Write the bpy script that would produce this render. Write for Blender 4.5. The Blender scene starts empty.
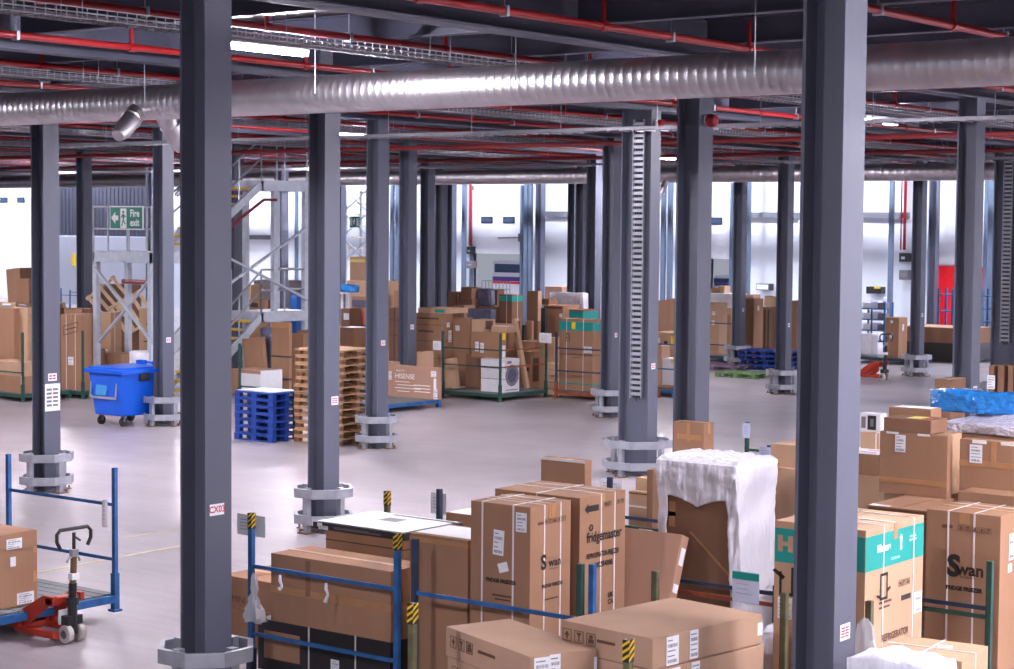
import bpy, bmesh, math, random
from mathutils import Vector, Matrix
random.seed(7)
sc = bpy.context.scene
COL = sc.collection
# ------------------------------------------------------------------ camera model (world X runs along the column rows, Y across them)
F, PITCH, ROLL, YAW, H = 1887.7, 0.05776, 0.0085, 0.65478, 4.35
CY, SY = math.cos(YAW), math.sin(YAW)
def v2w(u, d, z):                                   # view-right, view-forward -> world
    return Vector((u*CY - d*SY, u*SY + d*CY, z))
def ray(x, y):
    a = x-507.0; b = 334.5-y
    u = a*math.cos(ROLL) - b*math.sin(ROLL); v = a*math.sin(ROLL) + b*math.cos(ROLL)
    return v2w(u, v*math.sin(PITCH) + F*math.cos(PITCH), v*math.cos(PITCH) - F*math.sin(PITCH))
EYE = Vector((0, 0, H))
def pz(x, y, z=0.0):
    d = ray(x, y); return EYE + d*((z-H)/d.z)
def pa(x, y, a):
    d = ray(x, y); return EYE + d*(a/d.y)
def pb(x, y, b):
    d = ray(x, y); return EYE + d*(b/d.x)
def along(P, dirv, x, y):                            # how far from P along a level direction until pixel column x
    n = ray(x, y).cross(ray(x, y+40)); den = n.dot(dirv)
    return -n.dot(P-EYE)/den
# ------------------------------------------------------------------ materials
def new_mat(name):
    m = bpy.data.materials.new(name); m.use_nodes = True
    nt = m.node_tree; return m, nt, nt.nodes['Principled BSDF']
def srgb(c):
    return tuple(((v/255+0.055)/1.055)**2.4 if v > 10 else v/255/12.92 for v in c) + (1,)
def mat(name, rgb, rough=0.6, metal=0.0, var=0.12, scale=6.0, bump=0.0, bscale=60.0, stretch=(1, 1, 1), spec=None, emit=None, power=0.0, alpha=None, transm=None, bdist=.02):
    m, nt, b = new_mat(name)
    c = srgb(rgb)
    tc = nt.nodes.new('ShaderNodeTexCoord'); mp = nt.nodes.new('ShaderNodeMapping'); mp.inputs['Scale'].default_value = stretch
    nt.links.new(tc.outputs['Object'], mp.inputs['Vector'])
    if var > 0:
        n = nt.nodes.new('ShaderNodeTexNoise'); n.inputs['Scale'].default_value = scale; n.inputs['Detail'].default_value = 5
        r = nt.nodes.new('ShaderNodeValToRGB')
        r.color_ramp.elements[0].position = 0.3; r.color_ramp.elements[1].position = 0.7
        r.color_ramp.elements[0].color = tuple(max(0, v*(1-var)) for v in c[:3]) + (1,)
        r.color_ramp.elements[1].color = tuple(min(1, v*(1+var)) for v in c[:3]) + (1,)
        nt.links.new(mp.outputs['Vector'], n.inputs['Vector']); nt.links.new(n.outputs['Fac'], r.inputs['Fac'])
        nt.links.new(r.outputs['Color'], b.inputs['Base Color'])
    else:
        b.inputs['Base Color'].default_value = c
    b.inputs['Roughness'].default_value = rough; b.inputs['Metallic'].default_value = metal
    if spec is not None: b.inputs['Specular IOR Level'].default_value = spec
    if bump > 0:
        n2 = nt.nodes.new('ShaderNodeTexNoise'); n2.inputs['Scale'].default_value = bscale; n2.inputs['Detail'].default_value = 3
        bm = nt.nodes.new('ShaderNodeBump'); bm.inputs['Strength'].default_value = bump; bm.inputs['Distance'].default_value = bdist
        nt.links.new(mp.outputs['Vector'], n2.inputs['Vector']); nt.links.new(n2.outputs['Fac'], bm.inputs['Height']); nt.links.new(bm.outputs['Normal'], b.inputs['Normal'])
    if emit:
        b.inputs['Emission Color'].default_value = srgb(emit); b.inputs['Emission Strength'].default_value = power
    if alpha is not None: b.inputs['Alpha'].default_value = alpha
    if transm is not None: b.inputs['Transmission Weight'].default_value = transm
    return m
M = {}
def K(n, *a, **k): M[n] = mat(n, *a, **k)
K('kraft', (160,122,97), .85, var=.10, scale=2.2, bump=.06, bscale=45, stretch=(1,1,.25), spec=.2)
K('kraft_light', (190,155,127), .85, var=.09, scale=2.0, bump=.05, bscale=45, stretch=(1,1,.25), spec=.2)
K('kraft_dark', (135,101,81), .85, var=.12, scale=2.2, bump=.06, bscale=45, stretch=(1,1,.25), spec=.2)
K('kraft_pink', (178,138,118), .85, var=.07, scale=2.0, bump=.05, bscale=45, stretch=(1,1,.25), spec=.2)
K('kraft_grey', (174,141,119), .85, var=.08, scale=2.0, bump=.05, bscale=45, stretch=(1,1,.25), spec=.2)
K('white_card', (228,226,232), .6, var=.04)
K('black_card', (38,34,36), .45, var=.15)
K('grey_card', (120,112,118), .6, var=.08)
K('tape', (176,128,88), .3, var=.08, scale=9, spec=.5)
K('tape_white', (236,232,232), .35, var=.03)
K('strap_white', (228,220,220), .4, var=.03)
K('strap_black', (36,40,50), .4, var=.05)
K('strap_blue', (28,50,110), .4, var=.05)
K('strap_green', (20,90,70), .4, var=.05)
K('paper', (238,238,244), .6, var=.03)
K('paper_blue', (205,212,238), .6, var=.03)
K('ink', (40,33,32), .7, var=.1)
K('ink_grey', (120,118,126), .7, var=.1)
K('ink_white', (240,240,240), .6, var=.02)
K('print_pale', (176,178,196), .6, var=.03)
K('ink_red', (196,56,60), .6, var=.05)
K('ink_brown', (92,62,48), .7, var=.1)
K('teal', (0,150,142), .5, var=.05)
K('yellow_label', (246,208,20), .5, var=.04)
K('yellow_pale', (226,206,110), .6, var=.05)
K('column_paint', (88,91,107), .5, var=.05, scale=1.4, bump=.05, bscale=120)
K('beam_paint', (78,80,98), .55, var=.08, scale=1.2)
K('deck_metal', (84,72,80), .6, var=.10, scale=.9)
K('galv', (168,170,180), .42, metal=.55, var=.16, scale=5, bump=.08, bscale=25)
K('galv_dark', (108,108,118), .45, metal=.5, var=.14, scale=5)
K('galv_tray', (150,148,156), .4, metal=.6, var=.1)
K('pipe_red', (150,18,24), .35, var=.06, scale=3)
K('red_dark', (120,30,34), .5, var=.1)
K('stillage_blue', (34,92,150), .5, var=.32, scale=7, bump=.1, bscale=30)
K('stillage_green', (34,74,66), .55, var=.3, scale=8, bump=.1, bscale=30)
K('stillage_olive', (88,84,58), .6, var=.35, scale=8, bump=.1, bscale=30)
K('stillage_navy', (42,56,80), .55, var=.25, scale=8, bump=.1, bscale=30)
K('stillage_rust', (150,72,46), .7, var=.3, scale=7)
K('stillage_grey', (104,108,112), .6, var=.2, scale=7)
K('yellow_tape', (214,176,24), .5, var=.05)
K('black_tape', (26,24,26), .5, var=.05)
K('rubber', (28,27,30), .7, var=.1)
K('black_plastic', (32,32,36), .45, var=.1)
K('jack_red', (176,52,30), .45, var=.14, scale=6)
K('wheel_white', (196,190,186), .5, var=.1)
K('bronze', (120,92,62), .45, var=.2)
K('bin_blue', (10,88,206), .38, var=.05, scale=3)
K('bin_blue_label', (60,140,200), .5, var=.05)
K('pallet_blue', (16,58,142), .5, var=.12, scale=4)
K('pallet_blue_dark', (18,34,80), .55, var=.15)
K('pallet_green', (100,130,80), .6, var=.1)
K('pallet_purple', (120,96,120), .6, var=.12)
K('pallet_wood', (176,136,100), .8, var=.22, scale=6, stretch=(1,6,6))
K('pallet_wood_light', (222,192,158), .8, var=.12, scale=6)
K('wood_dark', (112,78,56), .8, var=.2, scale=6)
K('sign_green', (0,122,98), .4, var=.03)
K('tread_yellow', (240,186,30), .5, var=.05)
K('stair_steel', (196,201,214), .45, metal=.2, var=.1)
K('wall_white', (226,232,240), .55, var=.03, scale=.6)
K('store_white', (176,180,194), .6, var=.03, scale=.6)
K('door_white', (236,238,244), .5, var=.02, scale=.6)
K('girt', (110,112,122), .6, var=.05)
K('wall_grey', (66,68,84), .6, var=.08)
K('door_red', (226,22,36), .5, var=.05)
K('dock_blue', (92,106,126), .5, var=.08)
K('van_white', (232,232,238), .35, var=.02)
K('van_blue', (40,100,180), .4, var=.05)
K('van_purple', (92,60,140), .4, var=.05)
K('plastic_white', (236,234,246), .3, var=.03, scale=4, bump=.7, bscale=9, stretch=(1.6,1.6,.35), bdist=.05)
K('plastic_clear', (206,200,214), .18, var=.12, scale=9, bump=1.0, bscale=22, spec=.8, bdist=.05)
K('film_blue', (38,132,214), .16, var=.16, scale=5, bump=1.0, bscale=7, spec=.8, bdist=.09)
K('film_grey', (96,98,122), .2, var=.15, scale=6, bump=.5, bscale=9, spec=.8)
K('glass_dark', (60,76,104), .12, var=.05)
K('lamp_body', (210,210,216), .5, var=.03)
K('speckle', (150,138,130), .8, var=.3, scale=3)
M['led'] = mat('led', (255,255,255), .5, var=0, emit=(244,240,255), power=560)
M['led_lens'] = mat('led_lens', (255,255,255), .5, var=0, emit=(248,243,252), power=1500)
M['highbay'] = mat('highbay', (255,255,255), .5, var=0, emit=(238,240,255), power=1300)

def bag_mat():
    m, nt, b = new_mat('clear_bag')
    b.inputs['Base Color'].default_value = (.9,.9,.95,1); b.inputs['Roughness'].default_value = .2
    b.inputs['Alpha'].default_value = .55
    M['clear_bag'] = m
bag_mat()
def floor_mat():
    m, nt, b = new_mat('floor_concrete')
    tc = nt.nodes.new('ShaderNodeTexCoord')
    def noise(scale, detail, st=(1,1,1), rot=0):
        mp = nt.nodes.new('ShaderNodeMapping'); mp.inputs['Scale'].default_value = st; mp.inputs['Rotation'].default_value = (0,0,rot)
        n = nt.nodes.new('ShaderNodeTexNoise'); n.inputs['Scale'].default_value = scale; n.inputs['Detail'].default_value = detail
        nt.links.new(tc.outputs['Object'], mp.inputs['Vector']); nt.links.new(mp.outputs['Vector'], n.inputs['Vector']); return n
    def ramp(n, p0, c0, p1, c1):
        r = nt.nodes.new('ShaderNodeValToRGB'); r.color_ramp.elements[0].position = p0; r.color_ramp.elements[1].position = p1
        r.color_ramp.elements[0].color = c0; r.color_ramp.elements[1].color = c1
        nt.links.new(n.outputs['Fac'], r.inputs['Fac']); return r
    def mul(a, bb, f=1.0):
        x = nt.nodes.new('ShaderNodeMix'); x.data_type = 'RGBA'; x.blend_type = 'MULTIPLY'; x.inputs['Factor'].default_value = f
        nt.links.new(a.outputs[0] if a.type != 'MIX' else a.outputs[2], x.inputs[6]); nt.links.new(bb.outputs[0], x.inputs[7]); return x
    base = ramp(noise(.35, 6), .3, srgb((158,149,155)), .7, srgb((182,173,179)))
    dirt = ramp(noise(.9, 8, (1,1,1)), .30, (.88,.88,.88,1), .66, (1,1,1,1))
    s1 = ramp(noise(5, 4, (.12,1.3,1), .5), .38, (.93,.93,.93,1), .6, (1,1,1,1))
    s2 = ramp(noise(5, 4, (.12,1.3,1), 1.5), .38, (.94,.93,.93,1), .6, (1,1,1,1))
    fine = ramp(noise(40, 3), .3, (.93,.93,.93,1), .7, (1,1,1,1))
    o = mul(mul(mul(mul(base, dirt), s1), s2), fine)
    nt.links.new(o.outputs[2], b.inputs['Base Color'])
    rr = ramp(noise(.8, 5), .3, (.30,.30,.30,1), .7, (.36,.36,.36,1)); nt.links.new(rr.outputs[0], b.inputs['Roughness'])
    b.inputs['Specular IOR Level'].default_value = .5
    M['floor'] = m
floor_mat()
def duct_mat():
    m, nt, b = new_mat('duct_metal')
    b.inputs['Base Color'].default_value = srgb((196,192,196)); b.inputs['Metallic'].default_value = 1.0; b.inputs['Roughness'].default_value = .40
    tc = nt.nodes.new('ShaderNodeTexCoord'); n = nt.nodes.new('ShaderNodeTexNoise'); n.inputs['Scale'].default_value = 4
    r = nt.nodes.new('ShaderNodeValToRGB'); r.color_ramp.elements[0].color = srgb((196,190,194)); r.color_ramp.elements[1].color = srgb((226,222,228))
    nt.links.new(tc.outputs['Object'], n.inputs['Vector']); nt.links.new(n.outputs['Fac'], r.inputs['Fac']); nt.links.new(r.outputs['Color'], b.inputs['Base Color'])
    M['duct'] = m
duct_mat()
# ------------------------------------------------------------------ mesh builder
class MB:
    def __init__(s): s.v = []; s.f = []
    def add(s, vs, fs):
        o = len(s.v); s.v += [tuple(v) for v in vs]; s.f += [tuple(i+o for i in f) for f in fs]; return s
    def box(s, x0, x1, y0, y1, z0, z1):
        return s.add([(x0,y0,z0),(x1,y0,z0),(x1,y1,z0),(x0,y1,z0),(x0,y0,z1),(x1,y0,z1),(x1,y1,z1),(x0,y1,z1)],
                     [(0,3,2,1),(4,5,6,7),(0,1,5,4),(1,2,6,5),(2,3,7,6),(3,0,4,7)])
    def bar(s, p, q, w, h=None, up=(0,0,1)):
        h = w if h is None else h; p = Vector(p); q = Vector(q); d = (q-p).normalized(); up = Vector(up)
        if abs(d.dot(up)) > .98: up = Vector((0,1,0))
        sd = d.cross(up).normalized()*w/2; u = sd.cross(d).normalized()*h/2
        vs = [p-sd-u, p+sd-u, p+sd+u, p-sd+u, q-sd-u, q+sd-u, q+sd+u, q-sd+u]
        return s.add(vs, [(0,1,2,3),(7,6,5,4),(0,4,5,1),(1,5,6,2),(2,6,7,3),(3,7,4,0)])
    def tube(s, pts, r, n=8, cap=True):
        pts = [Vector(p) for p in pts]; rs = r if isinstance(r, (list, tuple)) else [r]*len(pts)
        o = len(s.v); prev = None
        for i, p in enumerate(pts):
            d = (pts[min(i+1, len(pts)-1)] - pts[max(i-1, 0)]).normalized()
            if prev is None:
                a = Vector((0,0,1)) if abs(d.z) < .9 else Vector((1,0,0)); e1 = d.cross(a).normalized()
            else:
                e1 = (prev - d*prev.dot(d)).normalized()
            prev = e1; e2 = d.cross(e1)
            for k in range(n):
                t = 2*math.pi*k/n; s.v.append(tuple(p + (e1*math.cos(t) + e2*math.sin(t))*rs[i]))
        for i in range(len(pts)-1):
            for k in range(n):
                a = o+i*n+k; b = o+i*n+(k+1) % n; s.f.append((a, b, b+n, a+n))
        if cap:
            s.f.append(tuple(o+k for k in reversed(range(n)))); s.f.append(tuple(o+(len(pts)-1)*n+k for k in range(n)))
        return s
    def prism(s, poly, axis, t0, t1):                # poly in the two other axes
        n = len(poly)
        def P(u, v, t): return {'x': (t,u,v), 'y': (u,t,v), 'z': (u,v,t)}[axis]
        vs = [P(u,v,t0) for u,v in poly] + [P(u,v,t1) for u,v in poly]
        fs = [tuple(range(n)), tuple(range(2*n-1, n-1, -1))] + [(i, i+n, (i+1) % n+n, (i+1) % n) for i in range(n)]
        return s.add(vs, fs)
    def build(s, name, material, parent=None, bevel=0.0, smooth=False):
        me = bpy.data.meshes.new(name); me.from_pydata(s.v, [], s.f)
        bm = bmesh.new(); bm.from_mesh(me); bmesh.ops.recalc_face_normals(bm, faces=bm.faces)
        if bevel > 0:
            bmesh.ops.bevel(bm, geom=[e for e in bm.edges if e.is_manifold and e.calc_face_angle(0) > .6], offset=bevel, segments=2, affect='EDGES', profile=.6, clamp_overlap=True)
        bm.to_mesh(me); bm.free()
        if smooth:
            for p in me.polygons: p.use_smooth = True
            try: me.set_sharp_from_angle(angle=.7)
            except Exception: pass
        me.materials.append(M[material] if isinstance(material, str) else material)
        o = bpy.data.objects.new(name, me); COL.objects.link(o)
        if parent is not None: o.parent = parent
        return o
def tag(o, label=None, cat=None, group=None, kind=None):
    if label: o['label'] = label
    if cat: o['category'] = cat
    if group: o['group'] = group
    if kind: o['kind'] = kind
    return o
def thing(name, label, cat, loc=(0,0,0), rz=0.0, group=None):
    o = bpy.data.objects.new(name, None); COL.objects.link(o); o.location = loc; o.rotation_euler = (0,0,rz)
    return tag(o, label, cat, group)
def kids(o): return [c for c in bpy.data.objects if c.parent == o]
def dup(o, loc, rz=None, label=None, parent=None):
    c = o.copy(); COL.objects.link(c)
    if parent is not None: c.parent = parent
    if loc is not None: c.location = loc
    if rz is not None: c.rotation_euler = (0,0,rz)
    if label: c['label'] = label
    for k in kids(o): dup(k, None, None, None, c)
    return c
def text_mesh(name, body, size, material, parent, mtx, align='CENTER', bold=0.0, sx=1.0):
    cu = bpy.data.curves.new(name, 'FONT'); cu.body = body; cu.size = size; cu.align_x = align; cu.align_y = 'CENTER'; cu.offset = bold; cu.resolution_u = 3
    t = bpy.data.objects.new(name, cu); COL.objects.link(t)
    bpy.context.view_layer.update()
    me = bpy.data.meshes.new_from_object(t.evaluated_get(bpy.context.evaluated_depsgraph_get()))
    bpy.data.objects.remove(t); bpy.data.curves.remove(cu)
    me.materials.clear(); me.materials.append(M[material])
    o = bpy.data.objects.new(name, me); COL.objects.link(o); o.parent = parent
    o.matrix_local = mtx @ Matrix.Diagonal((sx,1,1,1))
    return o
WORLD = 0.5; EXPO = -0.27
# ------------------------------------------------------------------ setting
GB0, GA0, SB, SA = -18.265, 19.541, 6.098, 8.0337
def grid(i, j): return GB0+i*SB, GA0+j*SA
def struct(name, mb, m, parent=None, bevel=0):
    o = mb.build(name, m, parent, bevel)
    if parent is None: o['kind'] = 'structure'
    return o
struct('floor', MB().box(-125, 40, -12, 67.2, -.2, 0), 'floor')
struct('ceiling', MB().box(-88, 14, -6, 60.4, 6.86, 7.05), 'deck_metal')
struct('ceiling_hall', MB().box(-125, 40, 60.6, 67.4, 10.8, 11.0), 'wall_white')
WALL_A = 67.0
# back wall: horizontal composite panels with shadow gaps
def wx(x): return pa(x, 250, WALL_A).x
OPEN = [(wx(473.5), wx(522), pa(497, 254, WALL_A).z), (wx(711), wx(731.5), pa(720, 259, WALL_A).z)]
w = MB(); cuts = [-125]+[v for o_ in OPEN for v in o_[:2]]+[40]
for k in range(0, len(cuts), 2):
    z = 0.0
    while z < 10.8: w.box(cuts[k], cuts[k+1], WALL_A, WALL_A+.2, z+.006, min(z+1.0, 10.8)); z += 1.0
    w.box(cuts[k], cuts[k+1], WALL_A+.03, WALL_A+.25, 0, 10.8)
for p_, q_, zt_ in OPEN: w.box(p_, q_, WALL_A, WALL_A+.25, zt_, 10.8)
struct('wall_back', w, 'wall_white')
def wall_x(x, y=250): return pa(x, y, WALL_A)
g = MB()
for x0, x1, yy in ((545, 573, 214), (745, 800, 215), (858, 910, 215), (244, 272, 237)):
    p = wall_x(x0, yy); q = wall_x(x1, yy); g.box(p.x, q.x, WALL_A-.16, WALL_A, p.z-.11, p.z+.11)
struct('trim_1', g, 'girt')
# dock doors in the back wall (sectional panels with two small windows)
DN = [0]
def dock_door(xl, xr, z0, zt, panels, wins=None, mat_='door_white', lines=True, a_off=.05):
    DN[0] += 1
    p = wall_x(xl).x; q = wall_x(xr).x
    a = WALL_A-a_off
    mb = MB(); n = panels; hh = (zt-z0)/n
    for k in range(n):
        mb.box(p, q, a-.05, a, z0+k*hh+.012, z0+(k+1)*hh-.004)
    d = struct('door_%d' % DN[0], mb, mat_)
    fr = MB()
    for xx in (p-.10, q+.0): fr.box(xx, xx+.10, a-.12, WALL_A+.01, 0, zt+.2)
    fr.build('door_frame', 'dock_blue', d)
    if wins:
        for xw, yw in wins:
            c = pa(xw, yw, a-.05)
            MB().box(c.x-.33, c.x+.33, a-.075, a-.045, c.z-.15, c.z+.15).build('window_frame', 'black_plastic', d)
            MB().box(c.x-.27, c.x+.27, a-.08, a-.05, c.z-.10, c.z+.10).build('window_pane', 'glass_dark', d)
    return d
dz = lambda x, y: pa(x, y, WALL_A-.1).z
mid = dock_door(473.5, 522, dz(497, 254), dz(497, 190), 4, [(487, 220), (509, 220)])
lb = MB(); c0 = pa(498, 238, WALL_A-.15); c1 = pa(521, 237.5, WALL_A-.15); lb.bar(c0, c1, .05); lb.box(c1.x-.12, c1.x+.12, c1.y-.06, c1.y+.03, c1.z-.18, c1.z+.18)
lb.build('latch', 'galv_dark', mid)
dock_door(0-16, 34, 0, dz(15, 186), 8, [(4, 200), (21, 200)])
dock_door(711, 731.5, dz(720, 259), dz(720, 188), 6, [(715.5, 221)])
dock_door(248, 297, 0, dz(270, 190), 8)
rd = dock_door(934, 985, dz(945, 265), dz(945, 180), 4)
rc = MB(); p = wall_x(938).x; q = wall_x(985).x
zt = dz(945, 266)
for k in range(14):
    u0 = p+(q-p)*k/14; rc.box(u0+.004, p+(q-p)*(k+1)/14-.004, WALL_A-.16, WALL_A-.11, 0, zt)
for k in range(4):
    rc.box(p, q, WALL_A-.175, WALL_A-.155, zt*(k+.5)/4, zt*(k+.5)/4+.05)
tag(rc.build('dock_curtain', 'door_red'), 'red roll-down dock door in the far wall behind the blue rack', 'door')
# grey corrugated partition and white store room on the far left
cg = MB(); p = pa(52, 200, 65.0).x; q = pa(158, 200, 65.0).x
k = p
while k < q:
    cg.box(k, k+.22, 64.95, 65.02, pa(100, 236, 65.0).z, 6.6); cg.box(k+.22, k+.30, 64.98, 65.02, pa(100, 236, 65.0).z, 6.6); k += .30
struct('wall_left_upper', cg, 'wall_grey')
struct('wall_left', MB().box(pa(57, 260, 65.0).x, pa(158, 260, 65.0).x, 64.85, 65.1, 0, pa(100, 237, 65.0).z), 'store_white')
sp = MB(); c = pa(73.5, 260, 64.8); sp.box(c.x-.12, c.x+.12, 64.80, 64.84, c.z-.3, c.z+.3); struct('trim_2', sp, 'yellow_label')
# painted lines on the floor
def fline(n, pts, wd=.07):
    mb = MB()
    P = [pz(*q) for q in pts]
    for s, e in zip(P, P[1:]):
        d = (e-s).normalized(); nn = Vector((-d.y, d.x, 0))*wd/2
        mb.add([s-nn+Vector((0,0,.002)), e-nn+Vector((0,0,.002)), e+nn+Vector((0,0,.002)), s+nn+Vector((0,0,.002)),
                s-nn+Vector((0,0,.006)), e-nn+Vector((0,0,.006)), e+nn+Vector((0,0,.006)), s+nn+Vector((0,0,.006))],
               [(0,3,2,1),(4,5,6,7),(0,1,5,4),(1,2,6,5),(2,3,7,6),(3,0,4,7)])
    struct('trim_%d' % n, mb, 'line_worn')
K('line_worn', (206,192,150), .6, var=.2, scale=4)
fline(3, [(20, 576), (110, 559), (184, 545.5)], .05)
fline(4, [(110, 540), (184, 529)], .035)

# ------------------------------------------------------------------ steel columns and guards
def h_poly(d, b, tf, tw):
    x, y = d/2, b/2
    return [(-x,-y),(-x+tf,-y),(-x+tf,-tw/2),(x-tf,-tw/2),(x-tf,-y),(x,-y),(x,y),(x-tf,y),(x-tf,tw/2),(-x+tf,tw/2),(-x+tf,y),(-x,y)]
def column(label, b, a, deep=False, top=6.36, group=None):
    t = thing('steel_column', label, 'column', (b, a, 0))
    poly = h_poly(.62, .30, .028, .016) if deep else h_poly(.315, .315, .026, .016)
    MB().prism(poly, 'z', .03, top).build('shaft', 'column_paint', t)
    MB().box(-.24-(.12 if deep else 0), .24+(.12 if deep else 0), -.24, .24, 0, .03).build('base_plate', 'galv_dark', t)
    return t
def guard(label, b, a, r=.415):
    t = thing('column_guard', label, 'guard', (b, a, 0))
    ro = r/math.cos(math.pi/8); ri = ro-.055
    for z0, z1 in ((.13, .26), (.50, .63)):
        mb = MB(); vs = []
        for k in range(8):
            an = math.pi/8+k*math.pi/4; c, s = math.cos(an), math.sin(an)
            vs += [(ro*c,ro*s,z0),(ro*c,ro*s,z1),(ri*c,ri*s,z1),(ri*c,ri*s,z0)]
        fs = []
        for k in range(8):
            n = (k+1) % 8
            for m_ in range(4):
                fs.append((4*k+m_, 4*k+(m_+1) % 4, 4*n+(m_+1) % 4, 4*n+m_))
        mb.add(vs, fs); mb.build('band', 'galv', t, .006)
    for k in range(4):
        an = k*math.pi/2; c, s = math.cos(an)*(r-.085), math.sin(an)*(r-.085)
        p = MB().box(c-.04, c+.04, s-.04, s+.04, 0, .64).build('upright', 'galv', t)
        MB().box(c-.10, c+.10, s-.10, s+.10, 0, .014).tube([(c+.07,s+.07,0),(c+.07,s+.07,.06)], .016, 6).tube([(c-.07,s-.07,0),(c-.07,s-.07,.06)], .016, 6).build('foot_plate', 'bronze', p)
    return t
def sticker(parent, face, deep, x, z, wd, ht, rows, col='ink_red'):
    """small plate on a column: face 'R' (flange, +x) or 'F' (the flange edge side, -y)"""
    hx = (.31 if deep else .1575)
    if face == 'R': mtx = Matrix(((0,0,1,hx+.003),(1,0,0,x),(0,1,0,z),(0,0,0,1)))
    else: mtx = Matrix(((1,0,0,x),(0,0,-1,-(.15 if deep else .1575)-.003),(0,1,0,z),(0,0,0,1)))
    p = MB().box(-wd/2, wd/2, -ht/2, ht/2, -.003, .001).build('sticker', 'paper', parent); p.matrix_local = mtx
    if isinstance(rows, str):
        text_mesh('lettering', rows, ht*.8, col, p, Matrix.Translation((0,0,.002)), bold=.002)
    else:
        mb = MB()
        for k in range(rows):
            yy = -ht*.36+ht*.72*(k+.5)/rows
            for q in range(2): mb.box(-wd*.4+q*wd*.42, -wd*.4+q*wd*.42+wd*.34, yy-ht*.10/rows*2, yy+ht*.10/rows*2, .001, .0025)
        mb.build('print', col, p)
    return p
def at_col(i, j): return grid(i, j)
CL = {
 (1,-1): 'large grey steel column in the left foreground with a red CX03 sticker',
 (2,-1): 'widest grey steel column at the right, nearest the camera, with a pale lit flange',
 (-1,0): 'grey steel column at far left behind the blue stillage, with a paper sheet on it',
 (0,0): 'lilac grey column behind the flat black boxed item, left of picture centre',
 (0,1): 'deep grey column carrying a vertical cable ladder, right of picture centre',
 (1,0): 'grey column rising behind the tall carton and white plastic wrap, with a red bell',
 (-1,1): 'dark grey column beside the wooden pallet stack, ringed by a guard',
 (-2,1): 'column with near-black and pale faces beside the blue wheeled bin',
 (-2,2): 'pale grey column behind the pink-brown printed carton on a blue base',
 (-1,2): 'column directly left of the deep column with the cable ladder',
 (1,1): 'dark column at the right rising behind the blue film roll',
 (-1,4): 'dark column with a guard between the tall brown box and the stack of boards',
 (-2,4): 'column behind the blue pallets, left of the wide near column',
 (-1,3): 'guarded column in front of the blue pallet stack, just left of the widest column',
 (-4,2): 'distant column just left of the fire exit platform',
 (-5,3): 'distant column seen under and behind the fire exit platform',
 (-3,3): 'distant column, first of the receding row just right of the pale column with a pink sticker',
 (-4,4): 'distant column, second of the receding row left of the open dock door',
 (-5,5): 'distant column standing against the left side of the open dock door',
 (-3,2): 'dark column inside the stair tower next to the large left column',
 (-4,3): 'column behind the stair tower landing leg',
 (-6,5): 'far column between the two guarded columns, near the far green sign',
 (-2,3): 'far column partly hidden by the column left of the cable ladder column',
 (-3,4): 'far dark column right of the open dock door, middle of three',
 (-4,5): 'far thin column right of the open dock door, leftmost of three',
 (0,3): 'deep column with a cable ladder at the right edge of the picture',
}
COLS = {}
for (i, j), lab in CL.items():
    b, a = at_col(i, j)
    COLS[(i, j)] = column(lab, b, a, deep=(i, j) in ((0,1), (0,3)))
for (x, lab) in ((539.5, 'grey wall column right of the open dock door'), (932.5, 'dark wall column left of the red dock door')):
    c = pa(x, 300, 66.4); column(lab, c.x, 66.4, top=8.0)
GL = {(1,-1): 'galvanised guard round the foot of the large left foreground column', (-1,0): 'galvanised guard behind the blue stillage at far left',
      (0,0): 'galvanised guard behind the flat black boxed item', (0,1): 'large galvanised guard round the column with the cable ladder',
      (-1,1): 'galvanised guard beside the wooden pallet stack', (-2,1): 'galvanised guard beside the blue wheeled bin',
      (-1,2): 'galvanised guard half hidden behind the cable ladder column', (-1,3): 'pale galvanised guard in front of the blue pallets',
      (-1,4): 'galvanised guard between the red pallet jack and the board stack', (-2,4): 'galvanised guard behind the green pallet',
      (0,3): 'galvanised guard at the right edge behind the brown paper tubes'}
for (i, j), lab in GL.items():
    b, a = at_col(i, j); guard(lab, b, a, .58 if (i, j) in ((0,1), (0,3)) else .415)
# stickers on columns
def zc(x, y, i, j):
    b, a = at_col(i, j); return pa(x, y, a).z
sticker(COLS[(1,-1)], 'R', False, -.02, zc(217, 509, 1, -1), .17, .10, 'CX03')
sticker(COLS[(2,-1)], 'R', False, .0, zc(846, 632, 2, -1), .14, .11, 4)
sticker(COLS[(-1,0)], 'R', False, 0, zc(51, 377, -1, 0), .17, .12, 2)
sh = sticker(COLS[(-1,0)], 'R', False, 0.0, zc(50, 397, -1, 0), .30, .44, 5, 'ink_grey')
sticker(COLS[(0,0)], 'R', False, .06, zc(333, 401, 0, 0), .14, .12, 3)
sticker(COLS[(-1,1)], 'R', False, .0, zc(384, 343, -1, 1), .12, .10, 2)
sticker(COLS[(-2,1)], 'R', False, .0, zc(169, 340, -2, 1), .13, .11, 2)
sticker(COLS[(-2,2)], 'R', False, .0, zc(413, 327, -2, 2), .13, .12, 2)
sticker(COLS[(0,1)], 'R', True, .0, zc(650, 366, 0, 1), .12, .10, 2)
sticker(COLS[(1,1)], 'R', False, .0, zc(975, 390, 1, 1), .14, .12, 2, 'ink_grey')
sticker(COLS[(-1,2)], 'R', False, .0, zc(614, 335, -1, 2), .10, .10, 2)
sticker(COLS[(-1,4)], 'R', False, .0, zc(921, 315, -1, 4), .10, .10, 1, 'ink_grey')
sticker(COLS[(-1,3)], 'R', False, .0, zc(786, 325, -1, 3), .10, .10, 1, 'ink_grey')
sticker(COLS[(-2,4)], 'R', False, .0, zc(743, 310, -2, 4), .10, .10, 1, 'ink_grey')
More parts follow.
